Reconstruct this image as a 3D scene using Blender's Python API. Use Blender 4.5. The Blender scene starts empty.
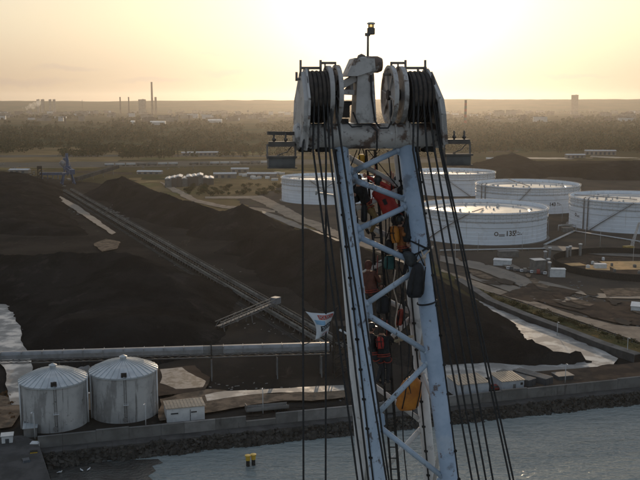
import bpy, bmesh, math, random
from mathutils import Vector, Matrix, noise
R = math.radians
rnd = random.Random(7)
sc = bpy.context.scene
C = sc.collection
CAMZ = 88.0
GZ = 3.0                      # yard level above the water (water is z = 0)
PITCH = R(8.78)
FPX = 887.0                   # focal length in pixels of the 640 px wide photograph
CP, SP = math.cos(PITCH), math.sin(PITCH)
CAM = Vector((0, 0, CAMZ))


# ------------------------------------------------------------------ picture <-> place
def ray(px, py):
    a = (px - 320) / FPX
    b = (240 - py) / FPX
    return Vector((a, CP + b * SP, -SP + b * CP))


def G(px, py, z=GZ):
    d = ray(px, py)
    t = (z - CAMZ) / d.z
    return Vector((d.x * t, d.y * t, z))


def at_y(px, py, Y):
    d = ray(px, py)
    t = Y / d.y
    return CAM + d * t


def proj(p):
    q = Vector(p) - CAM
    dep = q.y * CP - q.z * SP
    up = q.y * SP + q.z * CP
    return 320 + FPX * q.x / dep, 240 - FPX * up / dep


# ------------------------------------------------------------------ mesh building
class MB:
    def __init__(s):
        s.v, s.f, s.m, s.sm = [], [], [], []

    def add(s, vs, fs, mat=0, smooth=False):
        o = len(s.v)
        s.v += [tuple(v) for v in vs]
        for f in fs:
            s.f.append([i + o for i in f])
            s.m.append(mat)
            s.sm.append(smooth)
        return s

    def box(s, c, size, rz=0, mat=0, M=None):
        hx, hy, hz = size[0] / 2, size[1] / 2, size[2] / 2
        vs = [Vector((x, y, z)) for x in (-hx, hx) for y in (-hy, hy) for z in (-hz, hz)]
        M = M or Matrix.Rotation(rz, 3, 'Z')
        c = Vector(c)
        vs = [M @ v + c for v in vs]
        return s.add(vs, [(0, 1, 3, 2), (4, 6, 7, 5), (0, 4, 5, 1), (2, 3, 7, 6), (0, 2, 6, 4), (1, 5, 7, 3)], mat)

    def bar(s, a, b, w, h, mat=0, up=(0, 0, 1)):
        a, b = Vector(a), Vector(b)
        d = (b - a)
        L = d.length
        d.normalize()
        up = Vector(up)
        if abs(d.dot(up)) > .98:
            up = Vector((0, 1, 0))
        x = d.cross(up).normalized()
        z = x.cross(d)
        M = Matrix((x, d, z)).transposed()
        return s.box((a + b) / 2, (w, L, h), mat=mat, M=M)

    def tube(s, pts, r, n=8, mat=0, smooth=True, caps=True):
        pts = [Vector(p) for p in pts]
        rs = r if isinstance(r, (list, tuple)) else [r] * len(pts)
        vs, fs = [], []
        prev = None
        for i, p in enumerate(pts):
            d = (pts[min(i + 1, len(pts) - 1)] - pts[max(i - 1, 0)]).normalized()
            ref = Vector((0, 0, 1)) if abs(d.z) < .9 else Vector((0, 1, 0))
            if prev is not None:
                x = prev - d * prev.dot(d)
                if x.length < 1e-6:
                    x = d.cross(ref)
                x.normalize()
            else:
                x = d.cross(ref).normalized()
            prev = x
            y = d.cross(x)
            for k in range(n):
                a = 2 * math.pi * k / n
                vs.append(p + (x * math.cos(a) + y * math.sin(a)) * rs[i])
        for i in range(len(pts) - 1):
            for k in range(n):
                a, b = i * n + k, i * n + (k + 1) % n
                fs.append((a, b, b + n, a + n))
        s.add(vs, fs, mat, smooth)
        if caps:
            o = len(s.v) - len(vs)
            s.f.append([o + k for k in range(n)][::-1]); s.m.append(mat); s.sm.append(False)
            o2 = o + (len(pts) - 1) * n
            s.f.append([o2 + k for k in range(n)]); s.m.append(mat); s.sm.append(False)
        return s

    def lathe(s, prof, c=(0, 0, 0), n=32, mat=0, smooth=False, M=None, a0=0, a1=2 * math.pi):
        c = Vector(c)
        full = abs(a1 - a0 - 2 * math.pi) < 1e-6
        cnt = n if full else n + 1
        vs, fs = [], []
        for (r, z) in prof:
            for k in range(cnt):
                a = a0 + (a1 - a0) * k / n
                p = Vector((r * math.cos(a), r * math.sin(a), z))
                if M:
                    p = M @ p
                vs.append(p + c)
        for i in range(len(prof) - 1):
            for k in range(n):
                k2 = (k + 1) % cnt
                fs.append((i * cnt + k, i * cnt + k2, (i + 1) * cnt + k2, (i + 1) * cnt + k))
        return s.add(vs, fs, mat, smooth)

    def prism(s, poly, z0, z1, mat=0):
        n = len(poly)
        vs = [(p[0], p[1], z0) for p in poly] + [(p[0], p[1], z1) for p in poly]
        fs = [tuple(range(n))[::-1], tuple(range(n, 2 * n))]
        for i in range(n):
            j = (i + 1) % n
            fs.append((i, j, j + n, i + n))
        return s.add(vs, fs, mat)

    def slab(s, poly3, thick, nrm, mat=0):
        nrm = Vector(nrm).normalized() * thick / 2
        n = len(poly3)
        vs = [Vector(p) + nrm for p in poly3] + [Vector(p) - nrm for p in poly3]
        fs = [tuple(range(n)), tuple(range(n, 2 * n))[::-1]]
        for i in range(n):
            j = (i + 1) % n
            fs.append((i, i + n, j + n, j))
        return s.add(vs, fs, mat)

    def ball(s, c, r, n=10, mat=0, sc3=(1, 1, 1), M=None):
        k = n // 2 + 1
        prof = [(math.sin(math.pi * i / k), -math.cos(math.pi * i / k)) for i in range(k + 1)]
        prof[0] = (1e-3, -1); prof[-1] = (1e-3, 1)
        o = len(s.v)
        s.lathe([(a * r, b * r) for a, b in prof], (0, 0, 0), n, mat, True)
        c = Vector(c)
        for i in range(o, len(s.v)):
            p = Vector(s.v[i])
            p = Vector((p.x * sc3[0], p.y * sc3[1], p.z * sc3[2]))
            if M:
                p = M @ p
            s.v[i] = tuple(p + c)
        return s

    def build(s, name, mats, parent=None, origin=None, recalc=False):
        me = bpy.data.meshes.new(name)
        o3 = Vector(origin) if origin is not None else Vector((0, 0, 0))
        vs = [(v[0] - o3.x, v[1] - o3.y, v[2] - o3.z) for v in s.v]
        me.from_pydata(vs, [], s.f)
        for m in (mats if isinstance(mats, (list, tuple)) else [mats]):
            me.materials.append(m)
        me.polygons.foreach_set('material_index', s.m)
        me.polygons.foreach_set('use_smooth', s.sm)
        if recalc:
            b = bmesh.new(); b.from_mesh(me)
            bmesh.ops.recalc_face_normals(b, faces=b.faces)
            b.to_mesh(me); b.free()
        me.update()
        o = bpy.data.objects.new(name, me)
        C.objects.link(o)
        if parent is not None:
            o.parent = parent
        elif origin is not None:
            o.location = o3
        return o


def tag(o, label=None, cat=None, group=None, kind=None):
    if label: o['label'] = label
    if cat: o['category'] = cat
    if group: o['group'] = group
    if kind: o['kind'] = kind
    return o


def thing(name, label, cat, loc=(0, 0, 0), rz=0, group=None):
    o = bpy.data.objects.new(name, None)
    C.objects.link(o)
    o.location = loc
    o.rotation_euler = (0, 0, rz)
    o.empty_display_size = .3
    return tag(o, label, cat, group)


def dup(root, loc, rz, label=None, scale=None):
    kids = {}
    for o in list(root.children):
        kids[o] = list(o.children)
    r = root.copy(); C.objects.link(r)
    r.location = loc; r.rotation_euler = (0, 0, rz)
    if scale: r.scale = scale
    if label: r['label'] = label
    for ch, gs in kids.items():
        c = ch.copy(); C.objects.link(c); c.parent = r
        for g in gs:
            d = g.copy(); C.objects.link(d); d.parent = c
    return r


# ------------------------------------------------------------------ materials
def nd(nt, t, **kw):
    n = nt.nodes.new(t)
    for k, v in kw.items():
        setattr(n, k, v)
    return n


def mixc(nt, fac, a, b):
    m = nd(nt, 'ShaderNodeMix', data_type='RGBA')
    for sock, val in ((m.inputs[0], fac), (m.inputs[6], a), (m.inputs[7], b)):
        if hasattr(val, 'links') or isinstance(val, bpy.types.NodeSocket):
            nt.links.new(val, sock)
        elif isinstance(val, (int, float)):
            sock.default_value = val
        else:
            sock.default_value = (*val, 1)
    return m.outputs[2]


def ramp(nt, src, a, b):
    r = nd(nt, 'ShaderNodeMapRange', interpolation_type='SMOOTHSTEP')
    nt.links.new(src, r.inputs[0])
    r.inputs[1].default_value = a
    r.inputs[2].default_value = b
    return r.outputs[0]


def nz(nt, vec, scale, detail=5, rough=.6):
    n = nd(nt, 'ShaderNodeTexNoise')
    n.inputs['Scale'].default_value = scale
    n.inputs['Detail'].default_value = detail
    n.inputs['Roughness'].default_value = rough
    nt.links.new(vec, n.inputs['Vector'])
    return n.outputs['Fac']


def mat(name, c1, c2=None, scale=1.0, rough=.75, metal=0.0, bump=0.0, bscale=None, spots=(), stretch=None,
        emit=None, lo=.38, hi=.62, seed=True, bdist=.05):
    """noise blend of two colours, then layers of (colour, scale, threshold, strength[, stretch])"""
    m = bpy.data.materials.new(name)
    m.use_nodes = True
    nt = m.node_tree
    b = nt.nodes['Principled BSDF']
    tc = nd(nt, 'ShaderNodeTexCoord')
    mp = nd(nt, 'ShaderNodeMapping')
    nt.links.new(tc.outputs['Object'], mp.inputs[0])
    if stretch:
        mp.inputs['Scale'].default_value = stretch
    vec = mp.outputs[0]
    c2 = c2 or tuple(x * .8 for x in c1)
    f = ramp(nt, nz(nt, vec, scale), lo, hi)
    col = mixc(nt, f, c1, c2)
    for sp in spots:
        mp2 = nd(nt, 'ShaderNodeMapping')
        nt.links.new(tc.outputs['Object'], mp2.inputs[0])
        mp2.inputs['Location'].default_value = (sp[1] * 3.7, 5.1, 1.3)
        if len(sp) > 4:
            mp2.inputs['Scale'].default_value = sp[4]
        g = ramp(nt, nz(nt, mp2.outputs[0], sp[1], 6, .65), sp[2], sp[2] + .08)
        ml = nd(nt, 'ShaderNodeMath', operation='MULTIPLY')
        nt.links.new(g, ml.inputs[0]); ml.inputs[1].default_value = sp[3]
        col = mixc(nt, ml.outputs[0], col, sp[0])
    nt.links.new(col, b.inputs['Base Color'])
    b.inputs['Roughness'].default_value = rough
    if rough >= .85:                       # dull ground, coal, foliage: plain diffuse
        df = nd(nt, 'ShaderNodeBsdfDiffuse')
        nt.links.new(col, df.inputs['Color'])
        nt.links.new(df.outputs[0], nt.nodes['Material Output'].inputs['Surface'])
        nt.nodes.remove(b)
        b = df
        metal = None
    if metal is not None: b.inputs['Metallic'].default_value = metal
    if bump:
        bp = nd(nt, 'ShaderNodeBump')
        bp.inputs['Strength'].default_value = bump
        bp.inputs['Distance'].default_value = bdist
        nt.links.new(nz(nt, vec, bscale or scale * 4, 6), bp.inputs['Height'])
        nt.links.new(bp.outputs[0], b.inputs['Normal'])
    if emit:
        b.inputs['Emission Color'].default_value = (*emit[0], 1)
        b.inputs['Emission Strength'].default_value = emit[1]
    return m


RUST = (.10, .05, .028)
GRIME = (.09, .08, .07)
M = {}
M['crane'] = mat('crane_paint', (.37, .45, .565), (.30, .38, .49), 1.6, .5, bump=.15, bscale=30, bdist=.01,
                 spots=[((.46, .50, .55), .8, .60, .5), ((.11, .075, .055), 2.2, .60, .6, (1, 1, .12)), (RUST, 2.6, .60, .85), (GRIME, 1.1, .57, .5), ((.06, .04, .03), 9, .68, .8)])
M['crane_head'] = mat('crane_head_hazed_paint', (.47, .45, .44), (.36, .34, .33), 1.8, .55, bump=.15, bscale=30, bdist=.01,  # warm haze glow round the head mixed into the paint colour
                      spots=[(RUST, 2.2, .56, .85), (GRIME, 1.3, .52, .6), ((.62, .61, .60), 3.0, .64, .6)])
M['shaded_shed_wall'] = mat('shaded_shed_wall', (.40, .42, .45), (.33, .35, .38), .5, .7, spots=[((.2, .19, .18), .9, .6, .5)])  # bluish shade on the shed fronts put into the wall colour
M['leaf_rust'] = mat('leaf_rust', (.17, .085, .035), (.10, .06, .03), .35, .9)
M['glint'] = mat('bright_handrail', (.75, .75, .74), None, 1, .25, metal=.6)
M['crane_blue'] = mat('crane_blue_paint', (.43, .51, .61), (.36, .44, .54), .9, .45,
                      spots=[((.08, .06, .055), 5.5, .575, .9, (1, 1, .6)), ((.10, .06, .05), 13, .62, .85), (GRIME, 1.0, .62, .25)])
M['crane_pale'] = mat('crane_pale_paint', (.55, .54, .53), (.45, .44, .43), 1.2, .55,
                      spots=[(RUST, 3.3, .64, .7), (GRIME, 1.2, .6, .45)])
M['tube_dirty'] = mat('head_tube_paint', (.52, .50, .48), (.40, .37, .35), 1.0, .6, bump=.2, bscale=25, bdist=.01,
                      spots=[(RUST, 1.5, .50, .9), ((.05, .035, .03), 4.0, .57, .8), ((.045, .032, .028), 1.1, .55, .6, (1, 1, 2.5)), ((.55, .55, .55), 2.1, .66, .8)])
M['greasy'] = mat('greasy_rope_grey', (.060, .045, .035), (.030, .023, .019), 6, .75, bump=.3, bscale=40, bdist=.01)
M['rope'] = mat('wire_rope', (.018, .017, .018), (.03, .028, .028), 20, .7)
M['dark_steel'] = mat('dark_steel', (.05, .048, .045), (.03, .028, .026), 3, .86)
M['rail'] = mat('guard_rail_steel', (.22, .19, .165), (.15, .125, .11), 4, .6)
M['lamp_grey'] = mat('floodlight_grey', (.11, .092, .078), (.075, .062, .054), 3, .5, spots=[(RUST, 3, .66, .6)])
M['lamp_dark'] = mat('floodlight_dark', (.15, .142, .135), (.10, .095, .09), 3, .5)
M['tank'] = mat('tank_white_paint', (.74, .79, .86), (.68, .73, .80), .06, .5, spots=[((.42, .41, .39), .5, .58, .4, (1, 1, .05)), ((.30, .22, .16), .9, .66, .45, (1, 1, .04)), ((.55, .56, .58), .12, .55, .4)])
M['tank_trim'] = mat('tank_trim_grey', (.45, .46, .47), (.36, .37, .38), .4, .5)
M['tank_roof'] = mat('tank_roof_plate', (.55, .54, .52), (.42, .41, .40), .12, .38, metal=.3, bump=.25, bscale=.8, spots=[((.22, .20, .18), .3, .6, .5)])
M['tank_dark'] = mat('tank_number_black', (.02, .022, .025), (.03, .03, .03), 1, .6)
M['steel_stair'] = mat('galvanised_stair', (.20, .20, .20), (.15, .15, .15), 1, .7)
M['coal'] = mat('coal', (.0125, .0124, .0124), (.021, .0205, .020), .06, .9, bump=.6, bscale=1.2, bdist=.5,
                spots=[((0.038, 0.0361, 0.0342), .05, .58, .6), ((0.0494, 0.0456, 0.0418), .8, .64, .45), ((0.057, 0.0513, 0.0456), .22, .66, .5, (1, .25, 1))])
M['yard'] = mat('coal_yard_ground', (0.024, 0.0224, 0.0208), (0.0384, 0.0344, 0.0304), .03, .9, bump=.5, bscale=.6, bdist=.2,
                spots=[((0.136, 0.1088, 0.0832), .045, .65, .5), ((0.0544, 0.0496, 0.0464), .25, .6, .5), ((0.072, 0.0608, 0.0512), 1.2, .64, .5), ((0.08, 0.0688, 0.0576), .12, .63, .5, (1, .2, 1))])
M['tan'] = mat('tan_dirt', (0.208, 0.1586, 0.117), (0.1105, 0.0884, 0.0676), .25, .9, bump=.4, bscale=2, bdist=.2, spots=[((0.065, 0.052, 0.0455), .3, .58, .7)])
M['brown'] = mat('brown_dirt', (0.093, 0.0705, 0.054), (0.057, 0.0465, 0.039), .15, .9, bump=.4, bscale=1.5, bdist=.2,
                 spots=[((0.225, 0.165, 0.1125), .2, .62, .6)])
M['farm'] = mat('tank_farm_ground', (0.093, 0.078, 0.063), (0.0675, 0.0585, 0.051), .03, .9, bump=.3, bscale=.8, bdist=.1,
                spots=[((0.1275, 0.099, 0.072), .05, .58, .6), ((0.0825, 0.09, 0.045), .04, .64, .5)])
M['scrub'] = mat('scrub_strip', (0.1125, 0.09, 0.045), (0.0675, 0.0675, 0.033), .12, .9, bump=.8, bscale=1.2, bdist=.4,
                 spots=[((0.195, 0.1275, 0.0525), .2, .58, .7), ((0.045, 0.0525, 0.027), .5, .6, .7)])
M['road'] = mat('pale_road', (.34, .275, .21), (.25, .20, .155), .15, .85, spots=[((.10, .085, .075), .12, .6, .6)])
M['asphalt'] = mat('grey_road', (.155, .138, .118), (.11, .10, .088), .12, .8, spots=[((0.05175, 0.0483, 0.046), .2, .62, .6)])
M['field'] = mat('ochre_field', (.20, .148, .080), (.13, .100, .056), .012, .95, spots=[((0.1313, 0.1313, 0.056), .006, .52, .7), ((0.35, 0.28, 0.1488), .02, .62, .6)])
M['ground'] = mat('open_ground', (.090, .075, .042), (.062, .056, .034), .004, .95,
                  spots=[((0.204, 0.1615, 0.0816), .003, .60, .8), ((0.0476, 0.0561, 0.0272), .008, .56, .7), ((0.136, 0.1275, 0.1156), .0013, .64, .5)])
M['railbed'] = mat('rail_ballast', (0.136, 0.1248, 0.1056), (0.096, 0.0896, 0.0736), .02, .9, stretch=(1, 6, 1), spots=[((0.32, 0.304, 0.272), .03, .64, .5)])
M['hill'] = mat('hill_forest', (0.039, 0.048, 0.027), (0.0675, 0.063, 0.033), .004, .95)
M['concrete'] = mat('quay_concrete', (0.1625, 0.16, 0.1562), (0.1187, 0.1162, 0.1125), .18, .85, bump=.2, bscale=3,
                    spots=[((0.05625, 0.05375, 0.0525), .35, .6, .6, (1, 1, .3)), ((0.2125, 0.2063, 0.2), .1, .62, .5)])
M['concrete_pale'] = mat('pale_concrete', (.22, .215, .21), (.17, .165, .16), .3, .85, spots=[((.08, .075, .07), .6, .62, .5, (1, 1, .3))])
M['concrete_dark'] = mat('dark_concrete', (0.091, 0.0882, 0.0868), (0.063, 0.0616, 0.0602), .2, .9, bump=.2, bscale=2)
M['rock'] = mat('riprap_rock', (0.07, 0.0658, 0.0602), (0.0364, 0.035, 0.0322), .5, .9, bump=.5, bscale=3, spots=[((0.168, 0.154, 0.14), .7, .62, .6)])
M['silo'] = mat('silo_concrete', (.46, .455, .45), (.34, .34, .34), .18, .85, bump=.15, bscale=2,
                spots=[((0.07425, 0.0702, 0.0675), .55, .57, .65, (1, 1, .06)), ((0.459, 0.4455, 0.432), .4, .6, .5, (1, 1, .1)), ((0.1215, 0.1148, 0.108), .22, .54, .5, (1, 1, .25)), ((0.06075, 0.0567, 0.054), 1.3, .62, .75, (1, 1, .035)), ((0.0675, 0.0621, 0.0567), .8, .62, .6)])
M['silo_roof'] = mat('silo_roof_sheet', (.50, .53, .55), (.40, .43, .45), .3, .42, metal=.35, spots=[((.25, .22, .19), .6, .64, .5)])
M['gallery'] = mat('gallery_cladding', (.215, .225, .24), (.165, .175, .185), .4, .5, spots=[((.14, .13, .12), .35, .62, .5)])
M['gallery_side'] = mat('gallery_side', (.14, .145, .15), (.10, .10, .10), .3, .7)
M['steel_blue'] = mat('machine_blue', (.03, .075, .17), (.025, .055, .12), .3, .5, spots=[(RUST, .5, .62, .5)])
M['steel_grey'] = mat('machine_grey', (.16, .155, .15), (.10, .10, .095), .4, .6, spots=[(RUST, .6, .62, .5)])
M['machine_yellow'] = mat('machine_yellow', (.38, .27, .06), (.28, .19, .05), .6, .6, spots=[((.06, .05, .04), .8, .6, .6)])
M['white'] = mat('white_sheet', (.62, .63, .64), (.52, .53, .54), .5, .6, spots=[((.25, .24, .22), .9, .63, .5)])
M['cream_roof'] = mat('tan_sheet_roof', (.42, .33, .24), (.33, .26, .19), .4, .65, spots=[((.16, .13, .1), .7, .6, .5)])
M['container_dark'] = mat('container_slate', (.050, .060, .072), (.038, .045, .054), .4, .6, spots=[(RUST, 1.0, .62, .5)])
M['container_roof'] = mat('container_roof', (.16, .155, .15), (.115, .11, .105), .4, .7, spots=[(RUST, .7, .6, .6)])
M['red'] = mat('red_paint', (.25, .025, .02), (.18, .02, .018), 1, .45)
M['brick'] = mat('pale_block', (.26, .23, .20), (.20, .18, .16), .05, .9)
M['city_roof'] = mat('city_roof', (.12, .09, .08), (.08, .07, .065), .05, .9)
M['city_white'] = mat('bright_roof', (.75, .72, .66), (.65, .62, .58), .05, .5)
M['glass'] = mat('dark_glass', (.02, .025, .03), (.03, .035, .04), 1, .12)
M['tyre'] = mat('tyre', (.015, .015, .015), (.02, .02, .02), 3, .9)
M['leaf'] = mat('leaf_green', (0.0465, 0.0558, 0.0248), (0.0775, 0.07285, 0.0341), .35, .9)
M['leaf_dark'] = mat('leaf_dark', (0.031, 0.03875, 0.0186), (0.0527, 0.05425, 0.0248), .35, .9)
M['leaf_ochre'] = mat('leaf_ochre', (0.0961, 0.0775, 0.0341), (0.0651, 0.06045, 0.0279), .35, .9)
M['bark'] = mat('bark', (.05, .04, .03), (.035, .028, .02), 2, .9)
M['chimney'] = mat('chimney_concrete', (.16, .13, .115), (.12, .10, .09), .05, .9)
M['chimney_red'] = mat('chimney_red_band', (.28, .07, .05), (.22, .055, .04), .05, .8)
M['timber'] = mat('plank_wood', (.42, .34, .22), (.32, .25, .16), 6, .7, stretch=(1, .2, 1))
M['yellow'] = mat('yellow_paint', (.55, .36, .03), (.45, .28, .03), 2, .5, spots=[(RUST, 3, .66, .5)])
M['orange_bag'] = mat('orange_bag', (.50, .19, .022), (.38, .13, .018), 3, .65, bump=.3, bscale=6, spots=[((.10, .05, .03), 5, .63, .7)])
M['black_bag'] = mat('black_bag', (.012, .012, .014), (.02, .02, .023), 6, .7, bump=.3, bscale=8)
M['teal_bag'] = mat('teal_bag', (.03, .10, .095), (.02, .07, .07), 6, .7)
M['grey_tarp'] = mat('grey_tarp', (.05, .055, .058), (.033, .036, .038), 5, .8, bump=.4, bscale=7)
M['skin'] = mat('skin', (.42, .24, .17), (.38, .21, .15), 8, .55)
M['hair'] = mat('hair', (.025, .018, .014), (.04, .03, .022), 30, .7)
M['eye'] = mat('eye_dark', (.02, .015, .012), None, 1, .3)
M['lips'] = mat('lips', (.30, .12, .10), None, 1, .5)
M['j_red'] = mat('jacket_red', (.42, .035, .025), (.33, .028, .022), 7, .7, bump=.35, bscale=9)
M['j_black'] = mat('jacket_black', (.014, .013, .014), (.024, .022, .022), 7, .8, bump=.35, bscale=9)
M['j_orange'] = mat('jacket_orange', (.27, .092, .02), (.17, .06, .015), 7, .7, bump=.35, bscale=9)
M['j_rust'] = mat('jacket_rust', (.13, .045, .028), (.08, .03, .02), 7, .75, bump=.35, bscale=9)
M['t_dark'] = mat('trousers_dark', (.022, .022, .026), (.034, .033, .036), 7, .8, bump=.3, bscale=9)
M['t_ochre'] = mat('trousers_ochre', (.20, .13, .045), (.15, .095, .035), 7, .8, bump=.3, bscale=9)
M['boots'] = mat('boots', (.03, .022, .018), None, 5, .7)
M['helmet_white'] = mat('helmet_white', (.62, .60, .56), None, 2, .35)
M['helmet_dark'] = mat('helmet_dark', (.03, .03, .032), None, 2, .35)
M['strap'] = mat('webbing', (.30, .05, .03), (.2, .03, .02), 8, .7)
M['pale_strap'] = mat('pale_webbing', (.55, .45, .36), (.45, .35, .28), 8, .7)
M['lens'] = mat('beacon_lens', (.55, .42, .2), (.5, .38, .18), 2, .15)
M['lens'].node_tree.nodes['Principled BSDF'].inputs['Transmission Weight'].default_value = .7
M['banner'] = mat('banner_cloth', (.62, .64, .68), (.54, .56, .60), 1.5, .8)
M['banner_blue'] = mat('banner_blue', (.22, .38, .55), (.19, .33, .48), 1.5, .8)
M['banner_red'] = mat('banner_red', (.45, .06, .03), (.4, .05, .03), 2, .8)
M['banner_black'] = mat('banner_black', (.02, .02, .025), None, 2, .8)
M['banner_pink'] = mat('banner_pink', (.45, .17, .2), None, 2, .8)
M['feather'] = mat('feather_white', (.75, .75, .75), (.65, .66, .68), 8, .7)
M['feather_grey'] = mat('feather_grey', (.35, .36, .38), (.3, .31, .33), 8, .7)
M['beak'] = mat('beak_yellow', (.6, .4, .05), None, 2, .5)
M['plinth'] = mat('plinth_grey', (.2, .2, .2), None, .5, .8)

# water
m = bpy.data.materials.new('harbour_water'); m.use_nodes = True
nt = m.node_tree; b = nt.nodes['Principled BSDF']
tc = nd(nt, 'ShaderNodeTexCoord')
b.inputs['Base Color'].default_value = (.19, .225, .228, 1)
b.inputs['Roughness'].default_value = .08
b.inputs['IOR'].default_value = 1.33
mp = nd(nt, 'ShaderNodeMapping'); nt.links.new(tc.outputs['Object'], mp.inputs[0])
mp.inputs['Scale'].default_value = (.6, 1.5, 1); mp.inputs['Rotation'].default_value = (0, 0, R(-14))
a1 = nz(nt, mp.outputs[0], .30, 4, .55)
a2 = nz(nt, mp.outputs[0], 1.1, 3, .5)
ad = nd(nt, 'ShaderNodeMath', operation='MULTIPLY_ADD')
nt.links.new(a2, ad.inputs[0]); ad.inputs[1].default_value = .35; nt.links.new(a1, ad.inputs[2])
bp = nd(nt, 'ShaderNodeBump'); bp.inputs['Strength'].default_value = 1.0; bp.inputs['Distance'].default_value = .85
wl = nd(nt, 'ShaderNodeMapRange'); nt.links.new(nz(nt, mp.outputs[0], .018, 4, .6), wl.inputs[0])
wl.inputs[1].default_value = .35; wl.inputs[2].default_value = .65; wl.inputs[3].default_value = .45; wl.inputs[4].default_value = 1.35
wm = nd(nt, 'ShaderNodeMath', operation='MULTIPLY'); nt.links.new(ad.outputs[0], wm.inputs[0]); nt.links.new(wl.outputs[0], wm.inputs[1])
nt.links.new(wm.outputs[0], bp.inputs['Height']); nt.links.new(bp.outputs[0], b.inputs['Normal'])
M['water'] = m

# wet ground: pale sky reflection painted into the base colour
m = bpy.data.materials.new('wet_painted_sheen'); m.use_nodes = True
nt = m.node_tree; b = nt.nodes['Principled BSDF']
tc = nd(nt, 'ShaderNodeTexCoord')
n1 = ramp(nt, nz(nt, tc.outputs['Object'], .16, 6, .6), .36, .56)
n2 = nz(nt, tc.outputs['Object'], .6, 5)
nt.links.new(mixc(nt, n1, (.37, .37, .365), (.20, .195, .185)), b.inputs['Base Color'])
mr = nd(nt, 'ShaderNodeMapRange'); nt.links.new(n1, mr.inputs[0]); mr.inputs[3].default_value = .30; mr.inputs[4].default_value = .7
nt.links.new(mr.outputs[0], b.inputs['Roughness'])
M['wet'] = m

M['damp'] = mat('damp_ground', (.22, .20, .185), (.055, .048, .042), .35, .6, lo=.45, hi=.6, spots=[((.12, .09, .065), .6, .56, .7)])
M['coal_dark'] = mat('coal_floor', (.014, .0135, .013), (.02, .019, .018), .05, .9)

M['dark_water'] = mat('dark_water_surface', (.014, .016, .016), (.030, .036, .036), .25, .2, bump=.8, bscale=.9, bdist=.3)
HAZE_DENSITY = 2.7e-5
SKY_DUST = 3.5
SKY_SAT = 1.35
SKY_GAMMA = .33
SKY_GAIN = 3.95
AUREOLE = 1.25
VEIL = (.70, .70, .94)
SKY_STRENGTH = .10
SUN_STRENGTH = 2.2
EXPOSURE = 0.0

# ------------------------------------------------------------------ setting: water, ground, sheets
QA = G(38, 446)                       # inner corner of the quay
QB = G(640, 385)
QD = (QB - QA); QD.z = 0; QD.normalize()          # along the quay, to the right
QN = Vector((-QD.y, QD.x, 0))                     # inland
QANG = math.atan2(QD.y, QD.x)
LQ1 = G(49, 480)                      # corner on the edge of the left quay
LQD = (LQ1 - QA); LQD.z = 0; LQD.normalize()
tag(MB().add([(-5000, -400, 0), (5000, -400, 0), (5000, 1500, 0), (-5000, 1500, 0)], [(0, 1, 2, 3)]).build('water', M['water']), kind='structure')

far = QA + QD * 4200
gp = [QA, far, Vector((19000, 1500, GZ)), Vector((19000, 19500, GZ)), Vector((-19000, 19500, GZ)), Vector((-19000, -100, GZ)),
      Vector((-4300, -60, GZ)), QA + LQD * 180 + Vector((-300, 0, 0)), QA + LQD * 180]
mb = MB().prism([(p.x, p.y) for p in gp], -1.5, GZ)
tag(mb.build('ground', M['ground'], recalc=True), kind='structure')


LEVEL = [0]


def sheet(name, m, px, lift=None, z=None, world=None):
    LEVEL[0] += 1
    zz = GZ + (lift if lift is not None else .02 + .012 * LEVEL[0])
    P = world or [G(a, b, GZ) for a, b in px]
    amp = .3 if 'road' in name else (.12 if name == 'path' else 1.0)
    if name != 'quay_apron':
        Q = []
        for k in range(len(P)):
            a, b = P[k], P[(k + 1) % len(P)]
            L = (b - a).length
            n = max(1, min(24, int(L / 2.5)))
            nn = Vector((-(b - a).y, (b - a).x, 0)).normalized()
            for i in range(n):
                p = a + (b - a) * (i / n)
                w = min(L * .05, 9) * amp * math.sin(math.pi * i / n) ** .4
                Q.append(p + nn * w * (noise.noise((p.x * .05, p.y * .05, 4)) + .7 * noise.noise((p.x * .21, p.y * .21, 8))) * 1.6)
        P = Q
    o = MB().add([(p.x, p.y, zz) for p in P], [tuple(range(len(P)))]).build(name, m, recalc=False)
    o.data.polygons[0].use_smooth = False
    if o.data.polygons[0].normal.z < 0:
        o.data.flip_normals()
    return tag(o, kind='structure')


sheet('meadow', M['field'], [(-40, 170), (-40, 148), (110, 147), (300, 150), (300, 158), (120, 160), (90, 170)])
sheet('meadow', M['field'], [(130, 178), (215, 176), (330, 173), (520, 170), (700, 172), (700, 205), (460, 215), (330, 235), (220, 212), (140, 195)])
sheet('railway', M['railbed'], [(-60, 162.5), (140, 161.5), (460, 158), (460, 162), (140, 167), (-60, 168)])
sheet('railway', M['railbed'], [(-60, 155.5), (160, 154.5), (300, 156), (300, 157), (160, 156.5), (-60, 157.5)])
sheet('coal_yard', M['coal_dark'], [(436, 167), (540, 161), (700, 160), (700, 183), (590, 184), (500, 176), (440, 173)])
sheet('meadow', M['field'], [(60, 147), (130, 145.5), (230, 144), (230, 145.5), (130, 148), (60, 149)])
sheet('forest_floor', M['hill'], [(-60, 124), (150, 125), (330, 123), (700, 121), (700, 150), (440, 152), (330, 151), (200, 152), (110, 147), (-60, 148)])
sheet('meadow', M['field'], [(60, 147), (130, 145.5), (230, 144), (230, 145.2), (130, 147), (60, 148.5)])
sheet('tank_farm_ground', M['farm'], [(236, 200), (300, 182), (400, 172), (520, 168), (700, 176), (740, 330), (640, 345), (560, 318), (470, 290), (400, 262), (330, 238)])
yard = [(-70, 172), (20, 173), (60, 180), (95, 183), (130, 187), (175, 204), (215, 210), (262, 219), (330, 240), (430, 280), (487, 312),
        (560, 340), (634, 366), (640, 378), (440, 396), (205, 421), (110, 434), (40, 440), (-60, 446)]
sheet('coal_yard', M['yard'], yard)
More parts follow.
